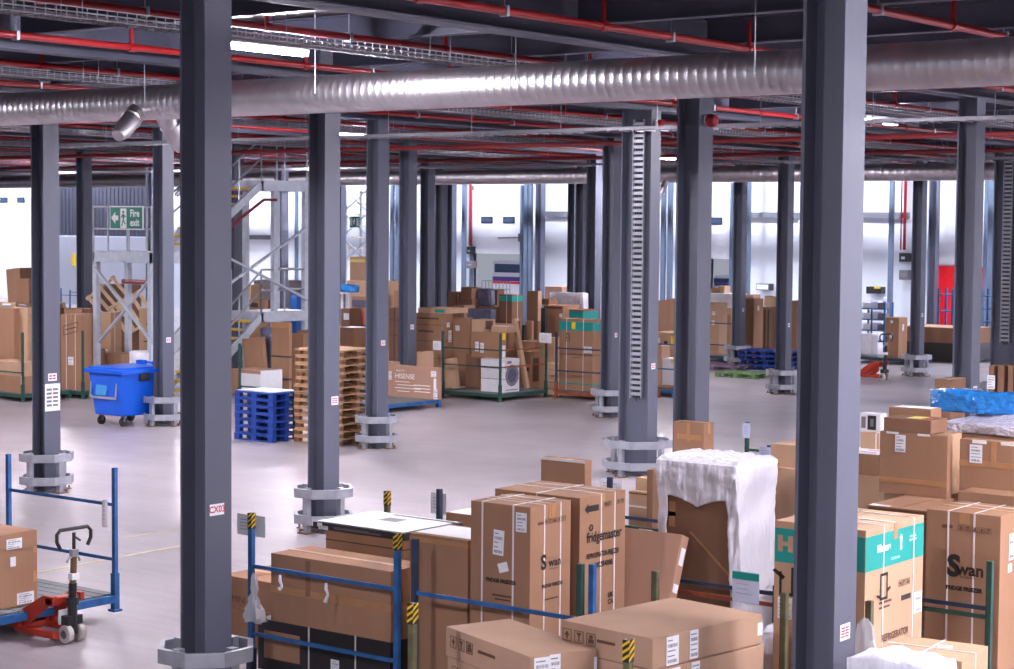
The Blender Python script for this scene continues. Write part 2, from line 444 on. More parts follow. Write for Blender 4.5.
# vertical cable ladders hang in the column recess
def vladder(label, i, j, z0, dx):
    b, a = at_col(i, j); t = thing('cable_ladder', label, 'cable ladder', (b+dx, a-.03, 0))
    mb = MB()
    for sx in (-.11, .11): mb.box(sx-.008, sx+.008, -.10, -.04, z0, 6.2)
    mb.build('side_rail', 'galv', t)
    r = MB(); z = z0+.05
    while z < 6.15: r.box(-.11, .11, -.085, -.055, z, z+.055); z += .10
    r.build('rungs', 'galv', t)
    cb = MB()
    for k in range(5):
        xx = -.08+.035*k
        cb.tube([(xx, -.045, z0-.03*(k % 3)), (xx+.005, -.045, z0+.4), (xx, -.045, 6.2)], .008, 5)
    cb.build('cable', 'black_plastic', t)
vladder('galvanised vertical cable ladder on the deep column right of picture centre', 0, 1, 1.35, .03)
vladder('galvanised vertical cable ladder on the column at the right edge', 0, 3, 1.6, .03)
# alarm bells
def bell(label, x, y, i, j, dx):
    b, a = at_col(i, j); z = zc(x, y, i, j)
    t = thing('alarm_bell', label, 'alarm bell', (b+dx, a, z))
    MB().tube([(0,0,0),(.05,0,0),(.10,0,0),(.13,0,0)], [.075,.085,.07,.02], 14).build('gong', 'pipe_red', t, smooth=True)
    MB().box(-.03, .01, -.06, .06, -.06, .06).build('back_box', 'paper', t)
bell('red alarm bell on the column behind the white plastic wrap', 697, 121, 1, 0, .188)
bell('red sounder on the flange of the deep cable ladder column', 664, 124, 0, 1, .35)

# ------------------------------------------------------------------ overhead steel and services
ORD = ['first', 'second', 'third', 'fourth', 'fifth', 'sixth', 'seventh', 'eighth', 'ninth', 'tenth', 'eleventh', 'twelfth', 'thirteenth', 'fourteenth', 'fifteenth', 'sixteenth', 'seventeenth', 'eighteenth', 'nineteenth', 'twentieth', 'twenty-first', 'twenty-second', 'twenty-third', 'twenty-fourth', 'twenty-fifth', 'twenty-sixth', 'twenty-seventh']
def i_beam_x(y, z0, z1, x0, x1, wd):   # along X
    return MB().box(x0, x1, y-wd/2, y+wd/2, z0, z0+.02).box(x0, x1, y-wd/2, y+wd/2, z1-.02, z1).box(x0, x1, y-.008, y+.008, z0+.02, z1-.02)
def i_beam_y(x, z0, z1, y0, y1, wd):
    return MB().box(x-wd/2, x+wd/2, y0, y1, z0, z0+.025).box(x-wd/2, x+wd/2, y0, y1, z1-.025, z1).box(x-.008, x+.008, y0, y1, z0+.025, z1-.025)
n = 0
for i in range(2, -11, -1):
    b = GB0+i*SB
    if i == 2: s = ', nearest the camera on the right'
    else: s = ', %s row of columns counted from the right' % ORD[n]
    o = i_beam_y(b, 6.36, 6.85, -4, 60.3, .30).build('primary_beam', 'beam_paint'); n += 1
    tag(o, 'deep grey steel beam under the deck over the%s' % s[1:] if i != 2 else 'deep grey steel beam under the deck over the wide right foreground column', 'beam', 'deep grey beams under the deck')
n = 0
for k in range(-1, 21):
    a = GA0-SA+SA/3*k
    if a < 8: continue
    seg = MB()
    for i in range(-10, 3):
        bb = GB0+i*SB
        seg.add(*(lambda m_: (m_.v, m_.f))(i_beam_x(a, 6.52, 6.84, bb+.16 if True else 0, bb+SB-.16, .16)))
    o = seg.build('secondary_beam', 'beam_paint')
    tag(o, 'slim grey cross beam under the deck, %s from the camera' % ORD[n], 'beam', 'slim cross beams under the deck'); n += 1
# red sprinkler pipes every half bay
n = 0
for k in range(0, 21):
    b = -8.3-3.05*k
    t = thing('sprinkler_pipe', 'red sprinkler pipe under the deck, %s run counted from the right' % ORD[n], 'pipe', (b, 0, 6.44), group='red sprinkler pipes under the deck'); n += 1
    MB().tube([(0, -3, 0), (0, 60.2, 0)], .042, 10).build('pipe', 'pipe_red', t, smooth=True)
    a = 6.3+(k % 3)*1.1; st = 3.0 if k < 8 else 6.0
    while a < 59:
        q_ = MB().tube([(0, a, 0), (0, a, .34)], .028, 7).tube([(0, a-.05, 0), (0, a+.05, 0)], .056, 8).build('sprinkler_drop', 'pipe_red', t)
        if k < 6: MB().tube([(0, a+1.3, -.05), (0, a+1.3, .40)], .008, 4).box(-.05, .05, a+1.28, a+1.32, -.055, .05).build('hanger', 'galv', t)
        a += st
# second level of red mains crossing lower in the far half
n = 0
for a, z in ((22.2, 6.15), (33.5, 6.12), (41.0, 6.15), (52.5, 6.15)):
    t = MB().tube([(-80, a, z), (6, a, z)], .05, 9).build('sprinkler_main', 'red_dark')
    tag(t, 'dark red sprinkler main crossing below the beams, %s from the camera' % ORD[n], 'pipe', 'dark red mains across the bays'); n += 1
# cable trays, lighting trunking
n = 0
for k in range(0, 11):
    b = -13.95-6.098*k
    mb = MB(); y0, y1 = 4.0, 60.0; z = 6.22
    for xx in (-.15, -.075, 0, .075, .15): mb.bar((b+xx, y0, z), (b+xx, y1, z), .008)
    for zz in (.05, .10):
        for xx in (-.15, .15): mb.bar((b+xx, y0, z+zz), (b+xx, y1, z+zz), .008)
    y = y0; st = .12 if k < 2 else .3
    while y < y1:
        mb.box(b-.15, b+.15, y, y+.010, z-.006, z+.004)
        for xx in (-.15, .15): mb.box(b+xx-.004, b+xx+.004, y, y+.010, z, z+.10)
        y += st
    hh = GA0-SA-.005
    while hh < y1: mb.box(b-.154, b-.15, hh, hh+.01, z, 6.52).box(b+.15, b+.154, hh, hh+.01, z, 6.52); hh += SA/3
    cable = MB()
    o = mb.build('cable_basket', 'galv_tray')
    tag(o, 'wire cable basket hung under the deck, %s run counted from the right' % ORD[n], 'cable tray', 'wire cable baskets under the deck')
    for q in range(6): cable.tube([(b-.12+.045*q, y0, z+.018), (b-.11+.045*q, 30, z+.03), (b-.12+.045*q, y1, z+.018)], .013, 5)
    cable.build('cable', 'grey_card', o); n += 1
n = 0
for k in range(0, 10):
    b = -14.80-6.098*k
    mb = MB().box(b-.035, b+.035, -2, 60, 6.33, 6.39)
    y = 0
    while y < 60: mb.box(b-.004, b+.004, y, y+.012, 6.39, 6.85); y += 3.0
    o = mb.build('lighting_trunking', 'beam_paint')
    tag(o, 'grey lighting trunking under the deck, %s run counted from the right' % ORD[n], 'trunking', 'lighting trunking under the deck'); n += 1
def ladder_x(label, a, z, x0, x1):
    mb = MB()
    for s in (-.15, .15): mb.box(x0, x1, a+s-.008, a+s+.008, z-.028, z+.028)
    x = x0
    while x < x1: mb.box(x, x+.03, a-.16, a+.15, z-.05, z-.005); x += .25
    x = x0+.5
    while x < x1: mb.box(x-.006, x+.006, a-.16, a-.15, z, 6.85); x += 2.0
    o = mb.build('cable_ladder', 'galv_tray'); tag(o, label, 'cable ladder')
    cb = MB()
    for q in range(7): cb.tube([(x0, a-.12+.04*q, z+.01), ((x0+x1)/2, a-.12+.04*q, z+.02), (x1, a-.12+.04*q, z+.01)], .014, 5)
    cb.build('cable', 'grey_card', o)
ladder_x('horizontal cable ladder crossing at the top of the deep cable ladder column', 27.05, 6.02, -34, 2)
ladder_x('horizontal cable ladder crossing far back under the deck', 43.0, 6.05, -60, 0)
ladder_x('horizontal cable ladder crossing at the far edge of the deck', 55.0, 6.0, -70, 0)
# spiral ducts
def spiral_duct(label, a, z, r, x0, x1, st):
    pts = []; rs = []; x = x0
    while x < x1:
        for dx, rr in ((0, r), (st-.024, r), (st-.018, r+.002), (st-.006, r+.002)):
            pts.append((x+dx, a, z)); rs.append(rr)
        x += st
    o = MB().tube(pts, rs, 28).build('spiral_duct', 'duct', smooth=True)
    return tag(o, label, 'duct')
near = spiral_duct('long silver spiral air duct crossing the whole width near the camera', 16.75, 5.905, .225, -42, 2, .115)
def nozzle(parent, p, q, r0, r1):
    p = Vector(p); q = Vector(q); d = q-p
    MB().tube([p, p+d*.3, p+d*.32, p+d*.34, p+d*.75, p+d*.97, q], [r0, r0, r0+.012, r0, r0*.95, r1, r1*.9], 18).build('branch_nozzle', 'duct', parent, smooth=True)
c = pa(140, 110, 16.75)
nozzle(near, (c.x+.12, 16.60, 5.78), pa(118, 136, 16.1), .125, .085)
c = pa(158, 112, 16.75)
nozzle(near, (c.x, 16.85, 5.76), pa(182, 150, 17.2), .125, .08)
for x in range(-28, 2, 3): MB().tube([(x+.4, 16.75-.225, 5.9), (x+.4, 16.75-.228, 6.85)], .008, 4).build('hanger_rod', 'galv', near)
far = spiral_duct('far silver spiral duct crossing behind the middle rows of columns', 49.0, 5.93, .24, -78, 8, .23)
c = pa(668, 186, 49); nozzle(far, (c.x, 48.9, 5.75), pa(656, 203, 48.6), .10, .08)
c = pa(186, 180, 49); nozzle(far, (c.x, 48.9, 5.75), pa(176, 196, 48.6), .10, .08)
# LED battens
LAMPS = []
def led(label, b, a, group=None):
    if LAMPS:
        t = dup(LAMPS[0], (b, a, 6.22), None, label)
    else:
        t = thing('ceiling_batten', label, 'lamp', (b, a, 6.22))
        MB().box(-.05, .05, -.62, .62, .05, .12).build('housing', 'lamp_body', t)
        MB().box(-.055, .055, -.60, .60, 0, .05).build('diffuser', 'led', t, .012); MB().box(-.05, .05, -.59, .59, -.004, -.001).build('lens', 'led_lens', t)
        LAMPS.append(t)
    if group: t['group'] = group
    return t
# ------------------------------------------------------------------ cartons
INFO = {}
PC = [0]
DBG = []
def face_mtx(face, w, d, h):
    if face == 'F': return Matrix(((1,0,0,-w/2),(0,0,-1,-d/2-.001),(0,1,0,0),(0,0,0,1))), w, h
    if face == 'R': return Matrix(((0,0,1,w/2+.001),(1,0,0,-d/2),(0,1,0,0),(0,0,0,1))), d, h
    return Matrix(((1,0,0,-w/2),(0,1,0,-d/2),(0,0,1,h+.005),(0,0,0,1))), w, d
def slab(name, m, parent, mtx, x0, x1, y0, y1, t=.003):
    o = MB().box(x0, x1, y0, y1, 0, t).build(name, m, parent); o.matrix_local = mtx; return o
def decorate(o, w, d, h, deco):
    for it in deco:
        k = it[0]
        if k == 'lab':                                # white shipping label with printed lines
            _, face, u, v, lw, lh = it[:6]; rot = it[6] if len(it) > 6 else 0; m = it[7] if len(it) > 7 else 'paper'
            mt, W, Hh = face_mtx(face, w, d, h)
            mt = mt @ Matrix.Translation((u*W, v*Hh, .002)) @ Matrix.Rotation(rot, 4, 'Z')
            p = slab('shipping_label', m, o, mt, -lw/2, lw/2, -lh/2, lh/2)
            if lw > .07 and not (len(it) > 8):
                mb = MB()
                rows = 5
                for r in range(rows):
                    yy = lh*(.36-.18*r)
                    if r in (1, 4):
                        x = -lw*.38
                        while x < lw*.36: mb.box(x, x+lw*.035, yy-lh*.06, yy+lh*.06, .003, .004); x += lw*random.choice((.055, .075, .09))
                    else:
                        mb.box(-lw*.4, -lw*.4+lw*random.uniform(.35, .8), yy-lh*.018, yy+lh*.018, .003, .004)
                mb.build('print', 'ink_grey', p)
        elif k == 'band':
            _, v0, v1, m = it
            for f in ('F', 'R'):
                mt, W, Hh = face_mtx(f, w, d, h); slab('printed_band', m, o, mt, .004, W-.004, v0*Hh, v1*Hh, .0012)
        elif k == 'strap':                            # over front and top
            _, f, u = it[:3]; m = it[3] if len(it) > 3 else 'strap_white'; s = .008
            mb = MB()
            if f == 'F':
                x = -w/2+u*w
                mb.box(x-s, x+s, -d/2-.004, -d/2-.0005, 0, h+.008).box(x-s, x+s, -d/2-.004, d/2+.004, h+.005, h+.008).box(x-s, x+s, d/2+.0005, d/2+.004, 0, h+.008)
            else:
                y = -d/2+u*d
                mb.box(w/2+.0005, w/2+.004, y-s, y+s, 0, h+.008).box(-w/2-.004, w/2+.004, y-s, y+s, h+.005, h+.008).box(-w/2-.004, -w/2-.0005, y-s, y+s, 0, h+.008)
            mb.build('strap', m, o)
        elif k == 'hstrap':
            _, v = it[:2]; m = it[2] if len(it) > 2 else 'strap_black'; s = it[3] if len(it) > 3 else .010; z = v*h
            MB().box(-w/2-.003, w/2+.003, -d/2-.003, -d/2-.0005, z-s, z+s).box(w/2+.0005, w/2+.003, -d/2-.003, d/2+.003, z-s, z+s).box(-w/2-.003, w/2+.003, d/2+.0005, d/2+.003, z-s, z+s).box(-w/2-.003, -w/2-.0005, -d/2-.003, d/2+.003, z-s, z+s).build('strap', m, o)
        elif k == 'tape':                             # along the lid seam, lapping down the sides
            ax = it[1]; m = it[2] if len(it) > 2 else 'tape'; s = .03; lap = min(.12, h*.3)
            mb = MB()
            if ax == 'x': mb.box(-w/2-.003, w/2+.003, -s, s, h+.004, h+.006).box(w/2+.0005, w/2+.003, -s, s, h-lap, h+.006).box(-w/2-.003, -w/2-.0005, -s, s, h-lap, h+.006)
            else: mb.box(-s, s, -d/2-.003, d/2+.003, h+.004, h+.006).box(-s, s, -d/2-.003, -d/2-.0005, h-lap, h+.006).box(-s, s, d/2+.0005, d/2+.003, h-lap, h+.006)
            mb.build('packing_tape', m, o)
        elif k == 'patch':                            # a plain strip or patch on a face
            _, face, u0, u1, v0, v1, m = it[:7]
            mt, W, Hh = face_mtx(face, w, d, h); PC[0] += 1; slab(it[7] if len(it) > 7 else 'packing_tape', m, o, mt, u0*W, u1*W, v0*Hh, v1*Hh, .0012+.0003*(PC[0] % 9))
        elif k == 'txt':
            _, face, u, v, size, body = it[:6]; m = it[6] if len(it) > 6 else 'ink'; sx = it[7] if len(it) > 7 else 1.0; bold = it[8] if len(it) > 8 else 0
            mt, W, Hh = face_mtx(face, w, d, h)
            text_mesh('lettering', body, size, m, o, mt @ Matrix.Translation((u*W, v*Hh, .0035)), bold=bold, sx=sx)
        elif k == 'icons':                            # row of handling pictograms
            _, face, u, v, s, n = it[:6]; m = it[6] if len(it) > 6 else 'ink'
            mt, W, Hh = face_mtx(face, w, d, h); mb = MB()
            for q in range(n):
                x = (q-(n-1)/2)*s*1.35
                for (a0, a1, b0, b1) in ((-.5,.5,.44,.5), (-.5,.5,-.5,-.44), (-.5,-.44,-.5,.5), (.44,.5,-.5,.5)): mb.box(x+a0*s, x+a1*s, b0*s, b1*s, .001, .0025)
                if q % 3 == 0: mb.prism([(x, .34*s), (x-.3*s, -.05*s), (x+.3*s, -.05*s)], 'z', .001, .0025).box(x-.08*s, x+.08*s, -.34*s, 0, .001, .0025)
                elif q % 3 == 1: mb.prism([(x-.28*s, .34*s), (x+.28*s, .34*s), (x+.05*s, 0), (x+.05*s, -.25*s), (x+.2*s, -.34*s), (x-.2*s, -.34*s), (x-.05*s, -.25*s), (x-.05*s, 0)], 'z', .001, .0025)
                else: mb.box(x-.3*s, x+.3*s, -.34*s, .02*s, .001, .0025).box(x-.2*s, x+.2*s, .06*s, .34*s, .001, .0025)
            p = mb.build('handling_icons', m, o); p.matrix_local = mt @ Matrix.Translation((u*W, v*Hh, .002))
        elif k == 'poly':                             # printed shape(s): list of point lists in metres about (u,v)
            _, face, u, v, polys = it[:5]; m = it[5] if len(it) > 5 else 'ink'
            mt, W, Hh = face_mtx(face, w, d, h); mb = MB()
            for pl in polys: mb.prism(pl, 'z', .001, .0025)
            p = mb.build('printed_emblem', m, o); p.matrix_local = mt @ Matrix.Translation((u*W, v*Hh, .002))
        elif k == 'hole':
            _, face, u, v = it[:4]
            mt, W, Hh = face_mtx(face, w, d, h); p = MB().box(-.06, .06, -.02, .02, 0, .002).build('hand_hole', 'black_card', o); p.matrix_local = mt @ Matrix.Translation((u*W, v*Hh, .001))
        elif k == 'seam':
            _, v = it[:2]; z = v*h
            MB().box(-w/2-.002, w/2+.002, -d/2-.002, -d/2-.0003, z-.006, z+.006).box(w/2+.0003, w/2+.002, -d/2, d/2, z-.006, z+.006).build('lid_edge', 'ink_brown', o)
def carton(label, xl, xn, xr, yt, yb=None, a=None, zt=None, zb=0.0, yaw=0.0, Lq=None, m='kraft', deco=(), lean=0.0, roll=0.0, group=None, name='cardboard_box', cat='box', flaps=True, d=None, w=None, jit=.004, P=None):
    if P is None: P = pz(xn, yt, zt) if zt is not None else pa(xn, yt, a)
    if yb is not None: zb = pa(xn, yb, P.y).z
    h = P.z-zb
    if Lq is not None:
        V = pz(Lq[0], Lq[1], P.z)-P; yaw = math.atan2(-V.y, -V.x)
    ex = Vector((math.cos(yaw), math.sin(yaw), 0)); ey = Vector((-ex.y, ex.x, 0))
    if w is None: w = along(P, -ex, xl, yt)
    if d is None: d = along(P, ey, xr, yt)
    if w < 0.02 or d < 0.02 or h < .02 or w > 4 or d > 4: print('BAD', label, round(w,2), round(d,2), round(h,2))
    c = P-ex*w/2+ey*d/2; c.z = zb
    bm = MB().box(-w/2, w/2, -d/2, d/2, 0, h-.001)
    if flaps:
        if w >= d: bm.box(-w/2, w/2, -d/2, -.004, h-.001, h+.003).box(-w/2, w/2, .004, d/2, h-.001, h+.003)
        else: bm.box(-w/2, -.004, -d/2, d/2, h-.001, h+.003).box(.004, w/2, -d/2, d/2, h-.001, h+.003)
    bm.v = [(x+random.uniform(-jit, jit), y+random.uniform(-jit, jit), z) for x, y, z in bm.v] if jit and not deco else bm.v
    o = bm.build(name, m, None, .006 if min(w, d, h) > .08 else .002)
    o.location = c
    R_ = Matrix.Rotation(yaw, 4, 'Z') @ Matrix.Rotation(roll, 4, 'Y') @ Matrix.Rotation(-lean, 4, 'X')
    if lean or roll:
        piv = Vector((-w/2 if roll < 0 else (w/2 if roll > 0 else 0), -d/2 if lean < 0 else (d/2 if lean > 0 else 0), 0))
        o.location = c + Matrix.Rotation(yaw, 3, 'Z') @ piv - (R_.to_3x3() @ piv)
    o.rotation_euler = R_.to_euler()
    tag(o, label, cat, group)
    INFO[o.name] = (zb, P.z, c, w, d)
    DBG.append((label[:50], round(w,2), round(d,2), round(h,2), round(zb,2), [round(v,2) for v in (c.x-w/2, c.x+w/2, c.y-d/2, c.y+d/2)]))
    decorate(o, w, d, h, deco)
    return o
def top(o): return INFO[o.name][1]+.004
# ------------------------------------------------------------------ stillages
def stripe(parent, x, y, z, wd=.062, n=3, step=.045):
    t = MB().box(x-wd/2-.002, x+wd/2+.002, y-wd/2-.002, y+wd/2+.002, z-.145, z+.002).build('hazard_tape', 'black_tape', parent)
    s = MB(); e = wd/2+.004
    for k in range(n):
        zz = z-.14+k*step
        s.add([(x-e,y-e,zz),(x+e,y-e,zz+.04),(x+e,y-e,zz+.06),(x-e,y-e,zz+.02),(x-e,y-e+.003,zz),(x+e,y-e+.003,zz+.04),(x+e,y-e+.003,zz+.06),(x-e,y-e+.003,zz+.02)],
              [(0,1,2,3),(7,6,5,4),(0,4,5,1),(1,5,6,2),(2,6,7,3),(3,7,4,0)])
        s.add([(x+e,y-e,zz),(x+e,y+e,zz+.04),(x+e,y+e,zz+.06),(x+e,y-e,zz+.02),(x+e-.003,y-e,zz),(x+e-.003,y+e,zz+.04),(x+e-.003,y+e,zz+.06),(x+e-.003,y-e,zz+.02)],
              [(0,1,2,3),(7,6,5,4),(0,4,5,1),(1,5,6,2),(2,6,7,3),(3,7,4,0)])
    s.build('yellow_stripe', 'yellow_tape', t)
DECK = .20
def stillage(label, b0, a0, m='stillage_blue', w=1.83, d=1.9, posts=None, rails=(), hz='', ph=1.68, lift=0.0, base=None, group=None, rail_m=None, post_w=.050):
    """open steel post stillage; origin at its near-left corner. posts: corner letters n=near-left e=near-right f=far-left g=far-right"""
    t = thing('post_stillage', label, 'stillage', (b0, a0, lift), group=group)
    base = base or m; rail_m = rail_m or m
    f = MB()
    f.box(0, w, -.03, .03, .10, .18).box(0, w, d-.03, d+.03, .10, .18).box(-.03, .03, 0, d, .10, .18).box(w-.03, w+.03, 0, d, .10, .18).box(w/2-.03, w/2+.03, 0, d, .10, .16)
    f.build('base_frame', base, t)
    dk = MB(); y = .05
    while y < d-.1: dk.box(.03, w-.03, y, y+.13, .165, .195); y += .145
    dk.build('deck', 'stillage_grey', t)
    cs = {'n': (0, 0), 'e': (w, 0), 'f': (0, d), 'g': (w, d)}
    for k, (x, y) in cs.items():
        if posts is not None and k not in posts: 
            MB().box(x-.045, x+.045, y-.045, y+.045, 0, .2).build('foot', base, t); continue
        pm = (posts[k] if isinstance(posts, dict) and posts[k] else m)
        p = MB().box(x-post_w/2, x+post_w/2, y-post_w/2, y+post_w/2, .02, ph).build('post', pm, t, .006)
        MB().box(x-.055, x+.055, y-.055, y+.055, 0, .025).box(x-.034, x+.034, y-.034, y+.034, .02, .42).build('post_socket', base, p)
        if k in hz: stripe(p, x, y, ph, post_w)
    E = {'F': ('n', 'e'), 'B': ('f', 'g'), 'L': ('n', 'f'), 'R': ('e', 'g')}
    for r in rails:
        s, z = r[:2]; p, q = cs[E[s][0]], cs[E[s][1]]
        MB().bar((p[0], p[1], z), (q[0], q[1], z), .022, .034).build('rail', r[2] if len(r) > 2 else rail_m, t)
    return t
def paper(label, x, y0, y1, a, wd, m='paper_blue', rz=0.0, curl=0.0):
    """a paper sheet hanging from a post or rail"""
    p = pa(x, y0, a); q = pa(x, y1, a); hh = p.z-q.z
    mb = MB(); n = 6; o = 0
    for side in (0, .002):
        for i in range(n+1):
            u = i/n-.5
            for vv in (0, .5, 1): mb.v.append((u*wd, side+curl*(u*u)*.5+.01*math.sin(vv*3)*u, -vv*hh))
    for side in (0, 1):
        for i in range(n):
            for j in range(2):
                k = side*(n+1)*3+i*3+j; mb.f.append((k, k+3, k+4, k+1))
    N = (n+1)*3
    for i in range(n):
        for j in (0, 2): k = i*3+j; mb.f.append((k, k+3, k+3+N, k+N))
    for i in (0, n):
        for j in range(2): k = i*3+j; mb.f.append((k, k+1, k+1+N, k+N))
    ob = mb.build('paper_sheet', m); ob.location = p; ob.rotation_euler = (0, 0, rz)
    pr = MB()
    for r in range(4): pr.box(-wd*.35, wd*random.uniform(.05, .35), -.004, -.002, -hh*(.25+.15*r)-.004, -hh*(.25+.15*r)+.004)
    pr.build('print', 'print_pale', ob)
    return tag(ob, label, 'paper')
# ================================================================== FOREGROUND
ARROW = [(-.11,0),(-.05,.05),(-.05,.03),(.12,.03),(.12,-.03),(-.05,-.03),(-.05,-.05)]
def ring_poly(cx, cy, r, t, a0, a1, n=14):
    o = [(cx+r*math.cos(a0+(a1-a0)*i/n), cy+r*math.sin(a0+(a1-a0)*i/n)) for i in range(n+1)]
    i_ = [(cx+(r-t)*math.cos(a0+(a1-a0)*i/n), cy+(r-t)*math.sin(a0+(a1-a0)*i/n)) for i in range(n+1)]
    return [[o[k], o[k+1], i_[k+1], i_[k]] for k in range(n)]
PI = math.pi
def swan_S_old(s):                                         # open curled initial above the lettering
    return ring_poly(0, .5*s, .42*s, .12*s, .1*PI, 1.5*PI) + ring_poly(0, -.32*s, .42*s, .12*s, -.9*PI, .5*PI) + ring_poly(.02*s, -.2*s, .20*s, .08*s, -.5*PI, .9*PI)
# stillage L, lifted on the pallet jack (far left)
sL = stillage('blue post stillage at far left lifted on the pallet jack', -17.66, 11.72, 'stillage_blue', posts={'f': 'stillage_blue', 'g': 'stillage_blue'}, rails=(('B', 1.17), ('B', .57)), lift=.10, ph=1.58)
zb = .30
P = pb(37, 530, -16.05)
carton('brown carton on the lifted blue stillage at the left edge, two labels on its side', 0, 0, 0, 0, P=Vector((-16.05, 11.95, P.z)), zb=zb, w=1.25, d=P.y-11.95, m='kraft',
       deco=[('tape', 'y'), ('lab', 'R', .62, .86, .20, .11), ('lab', 'R', .60, .62, .07, .10), ('lab', 'R', .80, .10, .22, .12), ('patch', 'R', .93, .99, .3, .45, 'tape'), ('patch', 'R', .93, .99, .7, .78, 'tape')])
paper('torn white plastic strip tied to the top rail of the far left stillage', 104, 500, 527, 13.57, .07, 'paper', .2, .1)
cr = MB(); c = pb(3, 518, -16.6)
for k in range(9):
    an = k*.7; cr.tube([(-.12+.03*k, .05*math.sin(an), .02), (-.10+.03*k, .06*math.cos(an), .10+.03*math.sin(an*2)), (-.06+.03*k, .05*math.sin(an+1), .02)], [.035, .05, .03], 6)
o = cr.build('crumpled_film', 'plastic_white', smooth=True); o.location = (-16.75, P.y-.35, P.z+.0); tag(o, 'crumpled white film lying on the carton at the left edge', 'plastic film')
# pallet jack
def pallet_jack(label, base, rz, s=1.0, hangle=0.0, handle='bronze'):
    t = thing('pallet_jack', label, 'pallet jack', base, rz); t.scale = (s, s, s)
    b = MB()
    b.prism([(-.02, .17), (.04, .50), (.14, .50), (.16, .17)], 'y', -.26, .26) if False else None
    for sy in (-1, 1):
        b.prism([(-.80, .10), (-.78, .17), (-.14, .52), (.04, .52), (.04, .44), (-.08, .40), (-.52, .10)], 'y', sy*.19-.03, sy*.19+.03)
        b.box(-.62, .06, sy*.19-.04, sy*.19+.04, .06, .13)
    b.box(-.10, .02, -.22, .22, .42, .50).box(-.62, -.50, -.22, .22, .08, .15)
    b.build('chassis', 'jack_red', t, .008)
    for sy in (-1, 1):
        MB().box(-1.75, -.50, sy*.19-.08, sy*.19+.08, .13, .19).build('fork', 'jack_red', t, .01)
    MB().box(-.12, -.10, -.12, .12, .20, .36).build('capacity_label', 'paper', t).location = (.125, 0, 0)
    MB().tube([(.10, 0, .10), (.10, 0, .42)], .055, 12).tube([(.10, 0, .42), (.10, 0, .50)], .075, 12).box(.03, .15, -.10, .10, .20, .30).build('hydraulic_pump', 'black_plastic', t)
    for sy in (-1, 1):
        wq = MB().tube([(.10, sy*.045, .10), (.10, sy*.055, .10), (.10, sy*.115, .10), (.10, sy*.125, .10)], [.085, .10, .10, .085], 20).build('steer_wheel', 'wheel_white', t)
        MB().tube([(.10, sy*.124, .10), (.10, sy*.13, .10)], [.05, .045], 14).build('wheel_hub', 'galv_dark', wq)
    hl = MB().tube([(.10, 0, .50), (.11, 0, .66)], .045, 10).build('drawbar_root', 'black_plastic', t)
    MB().tube([(.11, 0, .62), (.13, 0, .98)], .036, 10).build('drawbar', handle, t)
    MB().box(.09, .16, -.05, .05, .70, .77).build('paper_tag', 'paper', t)
    MB().tube([(.125, 0, .96), (.13, 0, 1.04)], .05, 10).tube([(.13, -.10, .90), (.13, -.06, .95), (.13, .06, .95), (.13, .08, .90)], .014, 6).build('release_rod', 'galv', t)
    h = MB().tube([(.13, 0, 1.0), (.13, 0, 1.22)], .02, 8)
    loop = [(.13, -.045, 1.02), (.13, -.19, 1.06), (.13, -.235, 1.14), (.13, -.235, 1.22), (.13, -.19, 1.265), (.13, .19, 1.265), (.13, .235, 1.22), (.13, .235, 1.14), (.13, .19, 1.06), (.13, .045, 1.02)]
    h.tube(loop[1:9], .021, 8).build('handle_loop', 'black_plastic', t, smooth=True)
    MB().bar((.13, 0, 1.18), (.13, .09, 1.12), .018).build('release_lever', 'black_plastic', t)
    return t
pw = pz(73, 642)
pallet_jack('red pallet jack with black loop handle under the far left blue stillage', (pw.x-.10, pw.y, 0), 0.0, .94)
# stillage A
sA = stillage('blue post stillage in the foreground holding the long brown carton', -12.39, 12.29, 'stillage_blue', w=1.78, posts={'n': 'stillage_blue', 'e': 'stillage_blue', 'f': 'stillage_olive'}, rails=(('F', 1.19), ('F', .56)), hz='nef', base='stillage_navy')
kb = carton('black carton with a brown label under the long brown carton', 258, 390, 428, 643, a=12.42, zb=DECK, m='black_card', deco=[('patch', 'F', .05, .33, .25, .80, 'kraft', 'printed_label'), ('txt', 'F', .19, .62, .05, 'LE CREUSE', 'ink', 1.0) if False else ('lab', 'F', .60, .35, .10, .12), ('strap', 'F', .40), ('strap', 'F', .75)])
bA = carton('long plain brown carton in the near blue stillage', 271, 391, 429, 572, a=12.42, zb=top(kb), m='kraft', deco=[('tape', 'x'), ('hstrap', .48, 'tape', .03), ('lab', 'R', .72, .84, .16, .18), ('lab', 'R', .72, .42, .16, .30), ('strap', 'F', .30, 'tape') if False else ('patch', 'F', .30, .34, .45, .97, 'kraft_dark', 'scuff')])
b2 = carton('brown carton under the flat black boxed television', 326, 404, 455, 541, a=13.12, zb=DECK, m='kraft', deco=[('seam', .93)])
tv = carton('flat black boxed television lying on cartons, pale picture on top', 313, 404, 463, 534, a=13.10, zb=top(b2), m='black_card', flaps=False,
       deco=[('patch', 'T', .03, .97, .03, .97, 'white_card', 'lid_print'), ('patch', 'T', .25, .70, .30, .85, 'paper_blue', 'lid_picture'), ('patch', 'T', .38, .58, .50, .72, 'ink_grey', 'lid_picture'), ('patch', 'T', .30, .99, .86, .93, 'black_card', 'lid_print'), ('lab', 'F', .08, .66, .06, .035), ('lab', 'F', .12, .28, .12, .035), ('txt', 'F', .40, .45, .05, '|||| TV 55 ||||', 'ink_grey', 1.4) if False else ('patch', 'F', .24, .75, .30, .42, 'ink_grey', 'printed_line'), ('patch', 'F', .24, .62, .52, .60, 'ink_grey', 'printed_line')])
